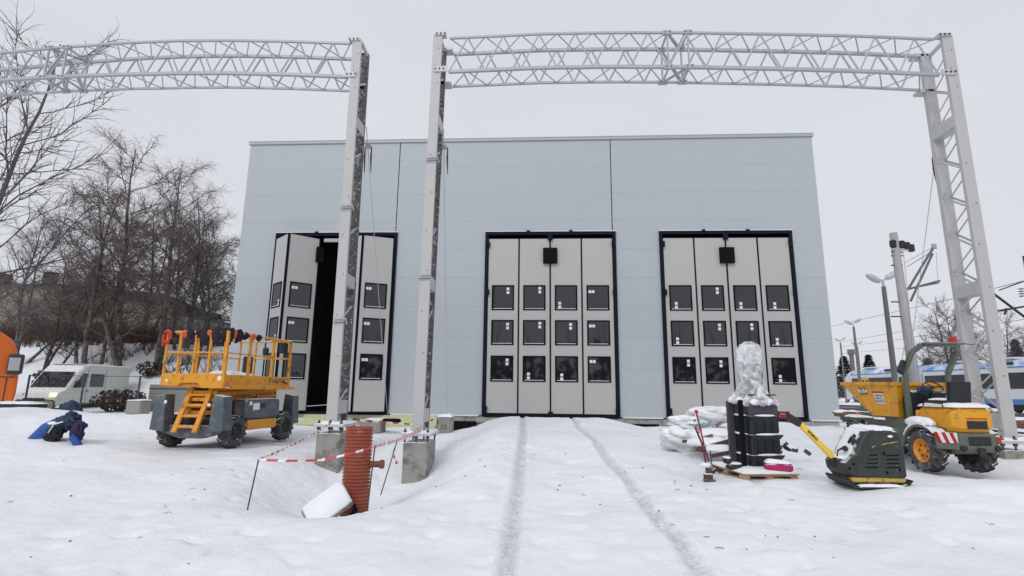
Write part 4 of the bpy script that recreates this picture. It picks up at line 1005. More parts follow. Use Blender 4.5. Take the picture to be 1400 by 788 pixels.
    g = MB(); g.bar(Q-(Q-P).normalized()*.02, K_, .10, .09, M['dark'], upv=(0, 1, 0)); g.bar(K_+Vector((.05, 0, -.0)), K_+Vector((-.12, 0, .0)), .12, .07, M['dark'], upv=(0, 1, 0)); g.tube([K_+Vector((-.1, -.16, 0)), K_+Vector((-.1, .16, 0))], .018, M['dark'], n=8); g.build('control_head', hd, bevel=.01)
    r_ = MB(); r_.rbox(K_.x-.12, K_.x-.03, -.10, -.03, K_.z-.035, K_.z+.04, M['red'], .01); r_.build('red_switch', hd)
compactor()
for c_ in [o for o in COL.objects if o.parent and o.parent.name.startswith('plate_compactor')]:
    if c_.name.startswith('drawbar'): c_.location.x = .07
    else: c_.scale.x = .87

# ------------------------------------------------------------------ pallet with crates
CX, CY = 3.22, 8.85; CZ = gz(CX, CY)+.0
def pallet(name, x, y, z, rz, label, group=None):
    t = thing(name, label, 'pallet', (x, y, z), rz, group)
    mb = MB()
    for yy in (-.36, 0, .36): mb.rbox(-.55, .55, yy-.06, yy+.06, 0, .022, M['pallet'], .004)
    for yy in (-.36, 0, .36):
        for xx in (-.5, 0, .5): mb.rbox(xx-.07, xx+.07, yy-.05, yy+.05, .022, .10, M['pallet'], .005)
    for xx in (-.5, 0, .5): mb.rbox(xx-.07, xx+.07, -.4, .4, .10, .122, M['pallet'], .004)
    for k in range(5): yy = -.36+k*.18; mb.rbox(-.6, .6, yy-.06, yy+.06, .122, .144, M['pallet'], .004)
    mb.build('boards', t); return t
pt = pallet('wooden_pallet', 3.24, 8.80, .305, R(97), 'snowy wooden pallet under the stack of black crates')
s_ = MB(); s_.snowcap(-.6, .6, -.42, .42, .142, .055, n=20, seed=3); s_.build('snow_cap', pt, smooth=True)
def crates():
    rz = R(15)   # a corner towards the viewer
    lab = ['lowest', 'second from bottom', 'second from top', 'topmost']
    zs = [.40, .66, .97, 1.25]; hs = [.255, .30, .275, .20]
    for i in range(4):
        t = thing('plastic_crate', f'black ribbed plastic crate, {lab[i]} of the stack on the pallet' if i < 3 else 'charcoal lid box on top of the black crate stack under the plastic film', 'crate', (3.27, 8.93, zs[i]), rz, 'black crates stacked on the pallet'); t.location.x += .15; t.scale = (.93, .93, 1)
        mb = MB(); m = M['blackpl'] if i < 3 else M['charcoal']; a, b = .275, .235
        mb.rbox(-a, a, -b, b, .0, hs[i]-.012, m, .02)
        if i < 3:
            # flared rim with ledge
            mb.add([(-a, -b, hs[i]-.075), (a, -b, hs[i]-.075), (a, b, hs[i]-.075), (-a, b, hs[i]-.075), (-a-.035, -b-.035, hs[i]-.02), (a+.035, -b-.035, hs[i]-.02), (a+.035, b+.035, hs[i]-.02), (-a-.035, b+.035, hs[i]-.02), (-a-.035, -b-.035, hs[i]-.006), (a+.035, -b-.035, hs[i]-.006), (a+.035, b+.035, hs[i]-.006), (-a-.035, b+.035, hs[i]-.006)],
                   [(0, 1, 5, 4), (1, 2, 6, 5), (2, 3, 7, 6), (3, 0, 4, 7), (4, 5, 9, 8), (5, 6, 10, 9), (6, 7, 11, 10), (7, 4, 8, 11), (8, 9, 10, 11)], m)
            for k in (-1, 0, 1): mb.box(k*.15-.012, k*.15+.012, -b-.012, -b, .0, hs[i]-.07, m); mb.box(-a-.012, -a, k*.13-.012, k*.13+.012, 0, hs[i]-.07, m)
        mb.build('crate_body', t, bevel=.004)
        if i < 3:
            q = MB()
            for (cx, cy, rx, ry) in ((0, -b-.025, .20, .03), (-a-.025, 0, .03, .17)): q.blob((cx, cy, hs[i]+.0), (rx, ry, .018), M['snow'], n=8, amp=.08)
            q.build('ledge_snow', t, smooth=True)
    p = MB(); p.rbox(-.03, .03, -.04, .04, 0, 1.04, M['black'], .008)
    tag(p.build('upright_post', loc=(3.42-.30, 8.93-.20, .44)), 'black upright post standing at the left of the crate stack', 'post')
    b = MB(); b.rbox(-.05, .07, -.02, .02, 0, 1.02, M['charcoal'], .006)
    tag(b.build('upright_board', loc=(3.42-.37, 9.03, .44), rot=(0, 0, R(15))), 'charcoal board standing behind the left side of the crates', 'board')
crates()
def wrapped():
    t = thing('wrapped_machine', 'tall object wrapped in crumpled clear plastic film on the black crates', 'wrapped object', (3.40, 8.93, 1.45)); t.scale = (.88, .88, 1.)
    f = MB(); prof = [(0, .40), (.04, .38), (.10, .30), (.20, .24), (.32, .20), (.42, .185), (.55, .215), (.70, .225), (.82, .215), (.91, .17), (.965, .08), (.975, .0)]
    n = 40; vs = []; fs = []
    for i, (z, r_) in enumerate(prof):
        for k in range(n):
            a = 2*math.pi*k/n; d = Vector((math.cos(a), math.sin(a), 0)); q = 1+.16*noise.noise(d*3+Vector((0, 0, z*5)))*2*(1 if z > .06 else .5)+.05*math.sin(a*9+z*14)
            sh = -.02*math.sin(z*3)
            vs.append((d.x*r_*q+sh, d.y*r_*q*.85, z))
    for i in range(len(prof)-1):
        for k in range(n): l = (k+1) % n; fs.append((i*n+k, i*n+l, i*n+n+l, i*n+n+k))
    f.add(vs, fs, M['film']); f.build('plastic_film', t, smooth=True)
    c = MB(); c.rbox(-.10, .09, -.08, .08, .02, .45, M['charcoal'], .03); c.tube([(0, 0, .4), (.01, 0, .62), (-.01, 0, .86)], [.06, .075, .05], M['galv'], n=10); c.rbox(.03, .12, -.12, -.05, .46, .56, M['charcoal'], .01); c.blob((-.02, -.02, .76), (.10, .07, .09), M['galv'], n=8, amp=.3); c.blob((.0, -.05, .62), (.13, .05, .03), M['snow'], n=8, amp=.4); c.blob((.0, -.06, .88), (.11, .06, .03), M['snow'], n=8, amp=.4); c.build('machine_core', t, smooth=True)
    b = MB(); r_ = random.Random(5)
    for k in range(17):
        a = 2*math.pi*k/17; b.blob((math.cos(a)*.36, math.sin(a)*.32, .0+r_.uniform(-.03, .03)), (.075, .06, .045), M['film'] if k % 2 else M['snow'], n=6, amp=.5, seed=k)
    b.build('film_folds', t, smooth=True)
    l = MB(); l.rbox(-.16, .32, -.24, .24, .10, .122, M['charcoal'], .006); l.build('lid_plate', t)
wrapped()
def canister():
    t = thing('magenta_canister', 'small magenta canister with snow on top, on the pallet front', 'canister', (3.50, 8.42, .455), R(-12))
    mb = MB(); mb.rbox(-.19, .19, -.11, .11, 0, .13, M['magenta'], .035); mb.tube([(.05, -.02, .12), (.05, -.02, .16)], .03, M['magenta'], n=10); mb.build('canister_body', t, bevel=.01)
    s_ = MB(); s_.snowcap(-.18, .17, -.10, .10, .125, .06, seed=7); s_.build('snow_cap', t, smooth=True)
canister()
for i, (px, py, sx, lab) in enumerate([(1004, 638, .12, 'dark lump with snow on the pallet, left of the crates'), (994, 630, .06, 'small dark clod at the pallet edge, furthest left')]):
    o = at(px, py, 8.55); mb = MB(); mb.blob((0, 0, 0), (sx, .09, .05), M['dark'], n=8, amp=.25, seed=i); mb.blob((0, .0, .045), (sx*.9, .08, .02), M['snow'], n=8, amp=.2, seed=i)
    tag(mb.build('debris_lump', loc=(o.x, o.y, o.z), smooth=True), lab, 'debris')
# iron hand tool with long levers
def tool():
    t = thing('lever_tool', 'dark red iron hand tool with long upright levers and red knobs', 'tool', tuple(at(968, 652, 8.35)))
    o = t.location
    def L_(px, py, dy=0): return at(px, py, 8.35+dy)-o
    mb = MB(); mb.rbox(-.055, .06, -.05, .05, -.06, .05, M['rustw'], .012); mb.rbox(-.03, .07, -.03, .03, .04, .12, M['bolt'], .012); mb.tube([(-.08, -.03, -.04), (.09, -.06, -.05)], .018, M['bolt'], n=7); mb.blob((.08, 0, .09), (.04, .06, .04), M['rustw'], n=7, amp=.4); mb.blob((-.03, -.02, .17), (.08, .06, .03), M['snow'], n=6, amp=.3); mb.build('jaw_base', t)
    a = MB(); a.tube([L_(966, 640), L_(961, 610), L_(951, 586)], .016, M['rustw'], n=7); a.tube([L_(951, 586), L_(950, 584)], .016, M['dred'], n=7)
    a.build('lever', t)
    b = MB(); b.tube([L_(969, 632, .05), L_(962, 606, .05), L_(952, 564, .05)], .012, M['dred'], n=7); q = L_(952, 563, .05); b.blob((q.x, q.y, q.z), (.03, .03, .03), M['red'], n=7, amp=0); q = L_(951, 574, .03); b.tube([q, q+Vector((-.03, 0, -.03))], .012, M['dred'], n=6); b.build('lever', t)
    h = MB(); h.tube([L_(955, 586), L_(956, 592), L_(959, 592), L_(958, 584)], .010, M['red'], n=6); h.rbox(-.06, .05, -.015, .015, 0, .09, M['rustw'], .01, Matrix.Translation(L_(960, 613)+Vector((0, 0, -.05)))); h.build('red_bracket', t)
    c = MB(); c.tube([L_(973, 636), L_(971, 616)], .009, M['bolt'], n=6); c.tube([L_(972, 634), L_(978, 642), L_(985, 648)], .010, M['rustw'], n=6); c.build('thin_rod', t)
tool()
# bags and boards behind
def bags():
    Yb = 11.2; o = at(968, 600, Yb); z0 = gz(o.x, Yb)+.05
    data = [(-.40, .0, .12, .42, .30, .22, 'lower left snow-covered white sack with pale blue print'), (.22, -.08, .10, .40, .30, .20, 'lower right snowy white sack beside the leaning boards'),
            (-.25, .05, .40, .40, .30, .17, 'upper left white sack of the snow-covered heap'), (.15, .0, .58, .46, .30, .16, 'topmost long sack thickly covered with snow'), (.55, .06, .34, .30, .28, .18, 'right-hand sack of the snow heap behind the crates')]
    for i, (x, y, z, a, b, c, lab) in enumerate(data):
        t = thing('snowy_sack', lab, 'sack', (o.x+x-.05, Yb+y, z0+z), R(rnd.uniform(-8, 8)), 'snow-covered sacks heaped by the right gate')
        mb = MB(); mb.blob((0, 0, 0), (a, b, c), M['white'], n=16, amp=.45, fr=2.0, seed=i*5); mb.build('sack_body', t, smooth=True)
        if i in (0, 2):
            r_ = random.Random(i)
            for k in range(6): q = MB(); q.blob((r_.uniform(-.25, .25), -b*.93, r_.uniform(-.05, .05)), (.055, .02, .022), M['bagblue'], n=6, amp=.5, seed=k); q.build('blue_print', t, smooth=True)
        s_ = MB(); s_.blob((0, -.02, c*.55), (a*1.02, b*1.0, c*.62), M['snow'], n=16, amp=.45, fr=2.4, seed=i); s_.build('snow_cap', t, smooth=True)
bags()
def boards():
    spec = [((955, 614), (998, 602), 9.9, .06, M['rustw'], 'red-brown steel beam end under snow, left of the crates'), ((944, 602), (974, 594), 10.3, .03, M['brown'], 'thin dark board poking from the snow by the sacks'), ((958, 594), (1000, 588), 10.6, .015, M['dark'], 'thin dark rod lying level above the brown beam'),
            ((972, 622), (1000, 617), 9.6, .045, M['rustw'], 'short red-brown plank just left of the crates'), ((936, 603), (952, 601), 10.4, .03, M['dark'], 'short black strip at the foot of the sacks')]
    for (a, b, Y, th_, m, lab) in spec:
        p, q = at(*a, Y), at(*b, Y-.1); mb = MB(); mb.bar(p, q, .35, th_*1.5, m); c = (p+q)/2
        mb.v = [tuple(Vector(v)-c) for v in mb.v]
        t = mb.build('plank', loc=c); tag(t, lab, 'plank', 'planks and bars buried beside the crates')
    p = at(972, 606, 9.95); g = MB(); g.blob((0, 0, 0), (.42, .32, .10), M['snow'], n=14, amp=.2, seed=3); g.blob((.2, .4, .10), (.5, .4, .12), M['snow'], n=14, amp=.2, seed=4)
    tag(g.build('snow_heap', loc=(p.x+.05, p.y+.2, p.z), smooth=True), kind='structure')
    g = MB(); g.blob((0, 0, 0), (.30, .32, .09), M['snow'], n=14, amp=.2, seed=6); p = at(984, 614, 9.75); tag(g.build('snow_heap', loc=p, smooth=True), kind='structure')
    for i, (px, py, l, lab) in enumerate([(1063, 611, .14, 'dark square-cut timber scrap just right of the crates'), (1073, 608, .10, 'tilted dark scrap block, upright in the snow right of crates'), (1081, 614, .22, 'flat dark scrap strip between crates and compactor'), (1064, 617, .10, 'low scrap stub touching the crate stack'), (1104, 619, .08, 'small lone scrap near the compactor handle'), (1076, 612, .18, 'grey scrap strip with snow on it, middle of the scrap pile')]):
        p = at(px, py, 9.6); mb = MB(); mb.rbox(-l/2, l/2, -.05, .05, -.03, .035, M['dark'] if i % 2 else M['charcoal'], .008); mb.snowcap(-l/2, l/2, -.05, .05, .035, .02, n=5, seed=i)
        tag(mb.build('timber_scrap', loc=p, rot=(R(8*i), R([5, -50, 12, 0, 20, -6][i]), R(20*i-30))), lab, 'scrap', 'scraps of timber right of the crates')
boards()

# ------------------------------------------------------------------ van, truck, fence
def van():
    t = thing('white_van', 'white panel van with lit headlight, snow on its roof, behind the fence', 'van', (-26.65, 29.75, .02), R(97)); t.scale = (1.05, 1.05, 1.1)
    W = M['van']; y0, y1 = -.98, .98   # length along x, front to the left
    prof = [(-2.95, .42), (-2.98, .78), (-2.85, 1.02), (-2.35, 1.22), (-1.62, 2.06), (-1.25, 2.38), (-.8, 2.46), (2.35, 2.46), (2.50, 2.34), (2.56, .42)]
    mb = MB(); rings = [(y0, .0), (y0+.10, 1), (y1-.10, 1), (y1, 0)]
    n = len(prof); vs = []
    for y, k in rings:
        for (x, z) in prof:
            ins = 0 if k else .05
            vs.append((x-(math.copysign(ins, x)), y, z-(ins if z > 1.9 else 0)))
    fs = [tuple(range(n)), tuple(range(4*n-1, 3*n-1, -1))]
    for k in range(3):
        for i in range(n): j = (i+1) % n; fs.append((k*n+i, k*n+n+i, k*n+n+j, k*n+j))
    mb.add(vs, fs, W); body = mb.build('body', t, bevel=.04)
    g = MB(); g.add([(-2.27, -.84, 1.27), (-2.27, .84, 1.27), (-1.66, .78, 2.02), (-1.66, -.78, 2.02)], [(0, 1, 2, 3)], M['glass'], Matrix.Translation((-.035, 0, .03)))
    g.v = [tuple(v) for v in g.v]; wo = g.build('windscreen', t); m_ = wo.modifiers.new('s', 'SOLIDIFY'); m_.thickness = .02
    w_ = MB(); w_.prism([(-1.98, 1.28), (-1.10, 1.30), (-1.02, 1.98), (-1.35, 2.0)], y0-.012, y0+.03, M['glass']); w_.build('side_window', t)
    w_ = MB(); w_.prism([(-.78, 1.32), (.28, 1.32), (.28, 1.98), (-.78, 1.98)], y0-.012, y0+.03, M['glass']); w_.build('side_window', t)
    d = MB(); 
    for x in (-.98, .42): d.box(x-.01, x+.01, y0-.006, y0+.02, .5, 2.3, M['charcoal'])
    d.rbox(-1.02, -.88, y0-.03, y0, 1.08, 1.14, M['charcoal'], .01); d.box(-2.6, 2.52, y0-.01, y0+.02, .42, .52, M['charcoal']); d.build('door_seam', t)
    b = MB(); b.rbox(-3.06, -2.75, y0+.03, y1-.03, .30, .72, M['charcoal'], .08); b.box(-3.07, -3.03, -.5, .5, .62, .80, M['dark']); b.build('bumper', t, bevel=.02)
    for sy in (-1, 1):
        h = MB(); a, c = sorted((sy*.62, sy*.93)); h.rbox(-2.96, -2.78, a, c, .84, 1.04, M['headlight_on'] if sy < 0 else M['white'], .03); h.build('headlight', t)
        m2 = MB(); m2.rbox(-1.85, -1.70, min(sy*1.0, sy*1.2), max(sy*1.0, sy*1.2), 1.3, 1.62, M['dark'], .03); m2.build('mirror', t)
        for x in (-2.0, 1.65):
            wh = MB(); wh.lathe([(.20, -.11), (.33, -.11), (.35, -.05), (.35, .05), (.33, .11), (.20, .11), (.05, .09)], M['rubber_p'], n=22, T=Matrix.Translation((x, sy*.85, .35)) @ Matrix.Rotation(R(90) if sy < 0 else R(-90), 4, 'X')); wh.build('wheel', t)
    s_ = MB(); s_.snowcap(-1.15, 2.4, -.88, .88, 2.45, .06, seed=1); s_.build('roof_snow', t, smooth=True)
van()
def truck():
    t = thing('orange_truck', 'orange high-roof truck cab cut off by the left edge of the picture', 'truck', (-24.35, 21.98, .0), R(46))
    O = M['truck']
    prof = [(-1.6, .55), (1.18, .55), (1.24, 1.2), (1.22, 2.2), (1.05, 3.0), (.80, 3.5), (.30, 3.88), (-.3, 4.02), (-1.6, 4.02)]
    mb = MB(); n = len(prof); rings = [(-1.25, .06), (-1.15, 0), (1.15, 0), (1.25, .06)]; vs = []
    for y, i_ in rings: vs += [(x-i_, y, z-i_) for x, z in prof]
    fs = [tuple(range(n)), tuple(range(4*n-1, 3*n-1, -1))]
    for k in range(3):
        for i in range(n): j = (i+1) % n; fs.append((k*n+i, k*n+n+i, k*n+n+j, k*n+j))
    mb.add(vs, fs, O); mb.build('cab', t, bevel=.04)
    w_ = MB(); w_.prism([(-1.4, 2.0), (-.5, 2.0), (-.5, 2.9), (-1.4, 2.95)], -1.262, -1.2, M['glass']); w_.build('side_window', t)
    ws = MB(); ws.prism([(1.245, 2.0), (1.26, 2.0), (1.12, 2.95), (1.10, 2.95)], -1.05, 1.05, M['glass']); ws.build('windscreen', t)
    d = MB(); d.box(-.6, 1.1, -1.262, -1.2, 1.86, 1.9, M['charcoal']); d.box(-.62, -.58, -1.262, -1.2, .8, 3.0, M['charcoal']); d.box(.85, .89, -1.262, -1.2, .8, 1.86, M['charcoal']); d.rbox(-.35, -.1, -1.28, -1.25, 1.55, 1.62, M['dark'], .01); d.build('door_seam', t)
    m_ = MB(); m_.rbox(.80, 1.32, -1.58, -1.30, 2.0, 2.85, M['charcoal'], .06); m_.box(.84, 1.2, -1.61, -1.582, 2.15, 2.70, M['galv']); m_.build('mirror', t)
    a = MB(); a.rbox(.2, 1.3, -1.27, 1.27, .30, .58, M['dark'], .04); a.build('bumper', t)
    for y in (-1.05, 1.05):
        wh = MB(); wh.lathe([(.25, -.15), (.48, -.15), (.5, -.1), (.5, .1), (.48, .15), (.25, .15), (.05, .1)], M['rubber_p'], n=24, T=Matrix.Translation((.15, y, .5)) @ Matrix.Rotation(R(90) if y < 0 else R(-90), 4, 'X')); wh.build('wheel', t)
    b = MB(); b.box(-8, -1.7, -1.25, 1.25, 1.2, 3.9, M['white']); b.build('cargo_box', t)
truck()
def fence():
    Yf = 22.5; t = thing('mesh_fence', 'thin dark wire mesh fence with posts in front of the white van', 'fence', (0, 0, 0))
    xs = [-22.6, -20.05, -17.5, -14.95, -12.6]
    wr = MB()
    for i, x in enumerate(xs):
        mb = MB(); mb.rbox(x-.03, x+.03, Yf-.03, Yf+.03, 0, 2.0, M['fence'], .005); mb.build('fence_post', t)
    for z in np.arange(.25, 2.0, .25): wr.tube([(xs[0], Yf, z), (xs[-1], Yf, z)], .0022, M['fence'], n=4)
    for x in np.arange(xs[0], xs[-1], .2): wr.tube([(x, Yf, .15), (x, Yf, 1.95)], .0018, M['fence'], n=4)
    wr.tube([(xs[0], Yf, 1.97), (xs[-1], Yf, 1.97)], .014, M['fence'], n=5); wr.tube([(xs[0], Yf, .35), (xs[-1], Yf, .35)], .014, M['fence'], n=5)
    wr.build('wire_mesh', t)
fence()
# low things between the fence and the heaps
def low():
    mb = MB(); mb.rbox(-1.6, 1.6, -.4, .4, 0, 1.55, M['plaster2'], .02); t = thing('concrete_bin', 'low beige box container behind the fence, right of the van', 'container', (-18.7, 27.3, .1), R(4)); mb.build('container_body', t)
    mb = MB(); mb.box(-1.6, 1.6, -.405, -.4, 1.3, 1.36, M['charcoal']); mb.build('lid_edge', t)
    o = at(190, 552, 20); mb = MB(); mb.rbox(-.3, .3, -.3, .3, -.4, .12, M['plaster2'], .05); mb.snowcap(-.3, .3, -.3, .3, .12, .06)
    tag(mb.build('concrete_ring', loc=o), 'small round-topped concrete piece with snow near the fence', 'block')
    o = at(60, 556, 19); t = thing('timber_pile', 'brown boards and a beige crate lying in front of the van', 'boards', o, R(-6))
    mb = MB(); mb.rbox(-.9, 1.5, -.3, .3, -.75, -.22, M['brown'], .03); mb.build('board', t, rot=(0, R(6), 0)); q = MB(); q.rbox(-.35, .15, -.2, .2, -.22, .18, M['plaster'], .02); q.build('beige_crate', t)
    o = at(97, 563, 17); mb = MB(); mb.blob((0, 0, 0), (.30, .3, .35), M['navycloth'], amp=.3, seed=1); tag(mb.build('dark_bundle', loc=o, smooth=True), 'dark blue-black bundle standing behind the blue pipe', 'bundle')
    o = at(25, 552, 16); mb = MB(); mb.rbox(-.7, .7, -.3, .3, -.12, .0, M['dark'], .02); mb.snowcap(-.72, .72, -.3, .3, .0, .08); tag(mb.build('snowy_board', loc=o), 'dark board capped with snow beneath the orange truck', 'board')
low()

# ------------------------------------------------------------------ buildings on the bank
def oldbuildings():
    a = thing('old_house', 'long beige old building with flat dark roof behind the bare trees', 'building', (-44.8, 46, 0))
    mb = MB(); mb.box(-30, 0, 0, 26, 2, 10.7, M['plaster']); mb.build('wall', a)
    r_ = MB(); r_.prism([(-.5, 10.7), (26.5, 10.7), (13, 12.2)], -30.5, .5, M['roof'], axis='x'); rf = r_.build('roof', a)
    for (x, y) in ((-1.5, 5.), (-4.3, 3.2), (-10, 4)):
        c = MB(); c.box(x-.45, x+.45, y-.4, y+.4, 10.8, 12.6, M['roof']); c.build('chimney', rf)
    b = thing('old_workshop', 'paler grey-beige long building farther right behind the trees', 'building', (-43.6, 62, 0))
    mb = MB(); mb.box(-12, 0, 0, 30, 2, 9.9, M['plaster2']); mb.build('wall', b)
    r_ = MB(); r_.box(-12.3, .3, -.3, 30.3, 9.9, 10.2, M['roof']); rf = r_.build('roof', b)
    for (x, y) in ((-1.2, 1.5), (-1.2, 8), (-6, 5)): c = MB(); c.box(x-.5, x+.5, y-.5, y+.5, 10.2, 11.4, M['roof']); c.build('chimney', rf)
    for y in (3, 9, 15, 21): w_ = MB(); w_.box(-.05, .03, y, y+1.6, 6, 8, M['charcoal']); w_.build('window', b)
oldbuildings()

# ------------------------------------------------------------------ trees
def growtree(seed, H, r0, kind='birch', nl=26, tw=1.0, fork=0):
    r_ = random.Random(seed); tr = MB(); cr = MB()
    bark = M['birch'] if kind == 'birch' else M['ash'] if kind == 'ash' else M['bark']; twg = M['twig'] if kind == 'birch' else M['ash'] if kind == 'ash' else M['twig2']
    def path(p, d, l, n, wob, lift):
        pts = [p.copy()]
        for i in range(n):
            d = (d+Vector((r_.gauss(0, wob), r_.gauss(0, wob), r_.gauss(0, wob)+lift))).normalized(); p = p+d*(l/n); pts.append(p.copy())
        return pts, d
    def twigs(p, d, l):
        # fine spray, hanging on birches
        for k in range(int(4*tw)):
            dd = (d+Vector((r_.gauss(0, .7), r_.gauss(0, .7), r_.gauss(0, .45)))).normalized()
            pts, _ = path(p, dd, l*r_.uniform(.5, 1.1), 3, .14, -.30 if kind == 'birch' else .05)
            cr.tube(pts, [.0075, .0055, .004, .0028], twg, n=3, cap=False)
    stems = [(Vector((0, 0, -.3)), Vector((r_.gauss(0, .05), r_.gauss(0, .05), 1)), H, r0)]
    for k in range(fork): stems.append((Vector((r_.gauss(0, .2), r_.gauss(0, .2), -.2)), Vector((r_.gauss(0, .28), r_.gauss(0, .28), 1)), H*r_.uniform(.7, .95), r0*.75))
    for (p, d, h, rr) in stems:
        n = 14; pts, _ = path(p, d, h, n, .045, .02)
        tr.tube(pts, [rr*(1-.93*(i/n))+.012 for i in range(n+1)], bark, n=8, cap=False)
        for k in range(nl):
            u = .22+.76*(k/nl)+r_.uniform(-.02, .02); i = min(n-1, int(u*n)); b0 = pts[i].lerp(pts[i+1], u*n-i)
            az = k*2.4+r_.uniform(-.5, .5); el = r_.uniform(.35, .95); l = h*.36*(1-.72*u)*r_.uniform(.75, 1.25)+.5
            d1 = Vector((math.cos(az)*math.cos(el), math.sin(az)*math.cos(el), math.sin(el)))
            m_ = 7; bp, _ = path(b0, d1, l, m_, .13, .03); br = max(.018, rr*.33*(1-.7*u))
            tr.tube(bp, [br*(1-.8*j/m_)+.004 for j in range(m_+1)], bark, n=5, cap=False)
            for j in range(2, m_+1):
                for q in range(2):
                    d2 = ((bp[j]-bp[j-1]).normalized()+Vector((r_.gauss(0, .6), r_.gauss(0, .6), r_.gauss(0, .5)+.15))).normalized()
                    l2 = l*r_.uniform(.18, .36)+.25
                    sp, dd = path(bp[j], d2, l2, 4, .16, .0)
                    cr.tube(sp, [.020, .016, .012, .009, .006], twg, n=3, cap=False)
                    for z in range(1, 5): twigs(sp[z], (sp[z]-sp[z-1]).normalized(), .72 if kind == 'birch' else .42)
    return tr, cr
PROTO = {}
def tree(pk, x, y, label, scale=1., rz=0., group='bare trees on the snowy bank', cat='tree', name='bare_tree'):
    if pk not in PROTO:
        a = dict(A=(11, 14.5, .20, 'birch', 21, .8, 1), B=(22, 14.0, .18, 'birch', 18, .8, 2), C=(33, 11, .14, 'oak', 18, .5, 2), E=(44, 16.5, .15, 'ash', 22, .4, 1))[pk]
        tr, cr = growtree(*a)
        t = thing(name, label, cat); tr.build('trunk', t, smooth=True); cr.build('crown', t); PROTO[pk] = t
    else:
        t = dup(PROTO[pk])
    tag(t, label, cat, group); t.location = (x, y, gz(x, y)); t.rotation_euler = (0, 0, rz); t.scale = (scale,)*3
    return t
TR = [('A', 165, 34, 1.14, .3, 'tallest drooping birch rising above the old beige building'), ('B', 118, 33, 1.0, 1.1, 'forked birch on the bank directly behind the white van roof'),
      ('A', 215, 35, .98, 2.2, 'birch with pale trunk left of the scissor lift platform'), ('B', 248, 38, .85, 4.0, 'birch right above the lift platform, second from hall'),
      ('C', 285, 36, .85, .9, 'dark bare tree above the lift rail nearest the hall corner'), ('C', 308, 42, .95, 3.2, 'bare tree partly hidden by the left edge of the hall'),
      ('C', 60, 34, .80, 2.5, 'bare dark tree on the bank above the truck and van gap'), ('B', 20, 36, .80, 5.2, 'birch seen above the orange truck cab'),
      ('A', 140, 42, .92, 5.0, 'farther birch behind the forked one in front of the beige wall'), ('C', 190, 40, .98, 1.9, 'dark bare tree between the two old buildings'), ('C', 268, 33, .62, 4.4, 'small bushy bare tree on the bank edge above the lift')]
for i, (k, px, Y, sc, rz, lab) in enumerate(TR):
    p = at(px, 500, Y); tree(k, p.x, Y, lab, sc, rz)
p = at(-48, 500, 19.5); tree('E', p.x, 19.5, 'tall near bare tree reaching in at the left frame edge over the gantry', 1.08, .4, group=None)
p = at(-190, 500, 24); tree('E', p.x, 24, 'second large bare tree beyond the left edge, branches over the truck', .95, 2.6, group=None)

# brush on the bank
def brush():
    mb = MB(); r_ = random.Random(8)
    for k in range(1100):
        px = r_.uniform(-20, 330); Y = r_.uniform(38.5, 46)
        p = at(px, 500, Y); z = gz(p.x, Y); h = r_.uniform(.5, 2.0)
        for q in range(5):
            a = r_.uniform(0, 6.3); e = r_.uniform(.15, .7)
            d = Vector((math.cos(a)*e, math.sin(a)*e, 1))*h
            mb.tube([(p.x, Y, z-.1), (p.x+d.x*.5, Y+d.y*.5, z+d.z*.6), (p.x+d.x, Y+d.y, z+d.z)], [.02, .013, .006], M['brush'], n=3, cap=False)
    for k in range(260):
        px = r_.uniform(60, 330); Y = r_.uniform(33.5, 38.5); p = at(px, 500, Y); c_ = noise.noise((p.x*.25, Y*.3, 4))
        if c_ < .02: continue
        z = gz(p.x, Y)
        for q in range(6):
            a = r_.uniform(0, 6.3); d = Vector((math.cos(a)*.5, math.sin(a)*.5, r_.uniform(.4, 1)))*r_.uniform(.5, 1.2)
            mb.tube([(p.x, Y, z-.1), (p.x+d.x*.5, Y+d.y*.5, z+d.z*.6), (p.x+d.x, Y+d.y, z+d.z)], [.016, .01, .005], M['brush'], n=3, cap=False)
    tag(mb.build('brushwood'), 'brown leafless undergrowth along the top of the snowy bank', 'brush', kind='stuff')
brush()
# dark leafy bush by the van rear
def bush(px, py, Y, rx, rz, label, m='conifer', n=700, seed=0):
    o = at(px, py, Y); mb = MB(); r_ = random.Random(seed); z0 = gz(o.x, Y)
    for k in range(n):
        while True:
            d = Vector((r_.uniform(-1, 1), r_.uniform(-1, 1), r_.uniform(-1, 1)))
            if d.length < 1 and d.length > r_.random()*.9: break
        p = Vector((d.x*rx, d.y*rx*.8, rz+d.z*rz)); s_ = r_.uniform(.05, .14)*max(1, rx*.5)
        a = Vector((r_.gauss(0, 1), r_.gauss(0, 1), r_.gauss(0, 1))).normalized(); b = a.cross(Vector((.3, .2, 1))).normalized()
        mb.add([p-a*s_, p+b*s_*.7, p+a*s_, p-b*s_*.7], [(0, 1, 2, 3)], M[m])
    for k in range(7):
        a = k*.9; mb.tube([(0, 0, -.1), (math.cos(a)*rx*.4, math.sin(a)*rx*.3, rz), (math.cos(a)*rx*.8, math.sin(a)*rx*.6, rz*1.7)], [.05, .03, .01], M['bark'], n=4, cap=False)
    tag(mb.build('bush', loc=(o.x, Y, z0)), label, 'bush')
bush(165, 545, 25.5, 1.3, .55, 'low dark bush at the rear of the white van', n=900, seed=1, m='brush')
bush(208, 492, 34, .9, .5, 'brown bush on the bank slope above the container', m='brush', n=500, seed=2)
bush(75, 492, 34, 1.1, .45, 'brown bush on the slope above the van roof', m='brush', seed=3)

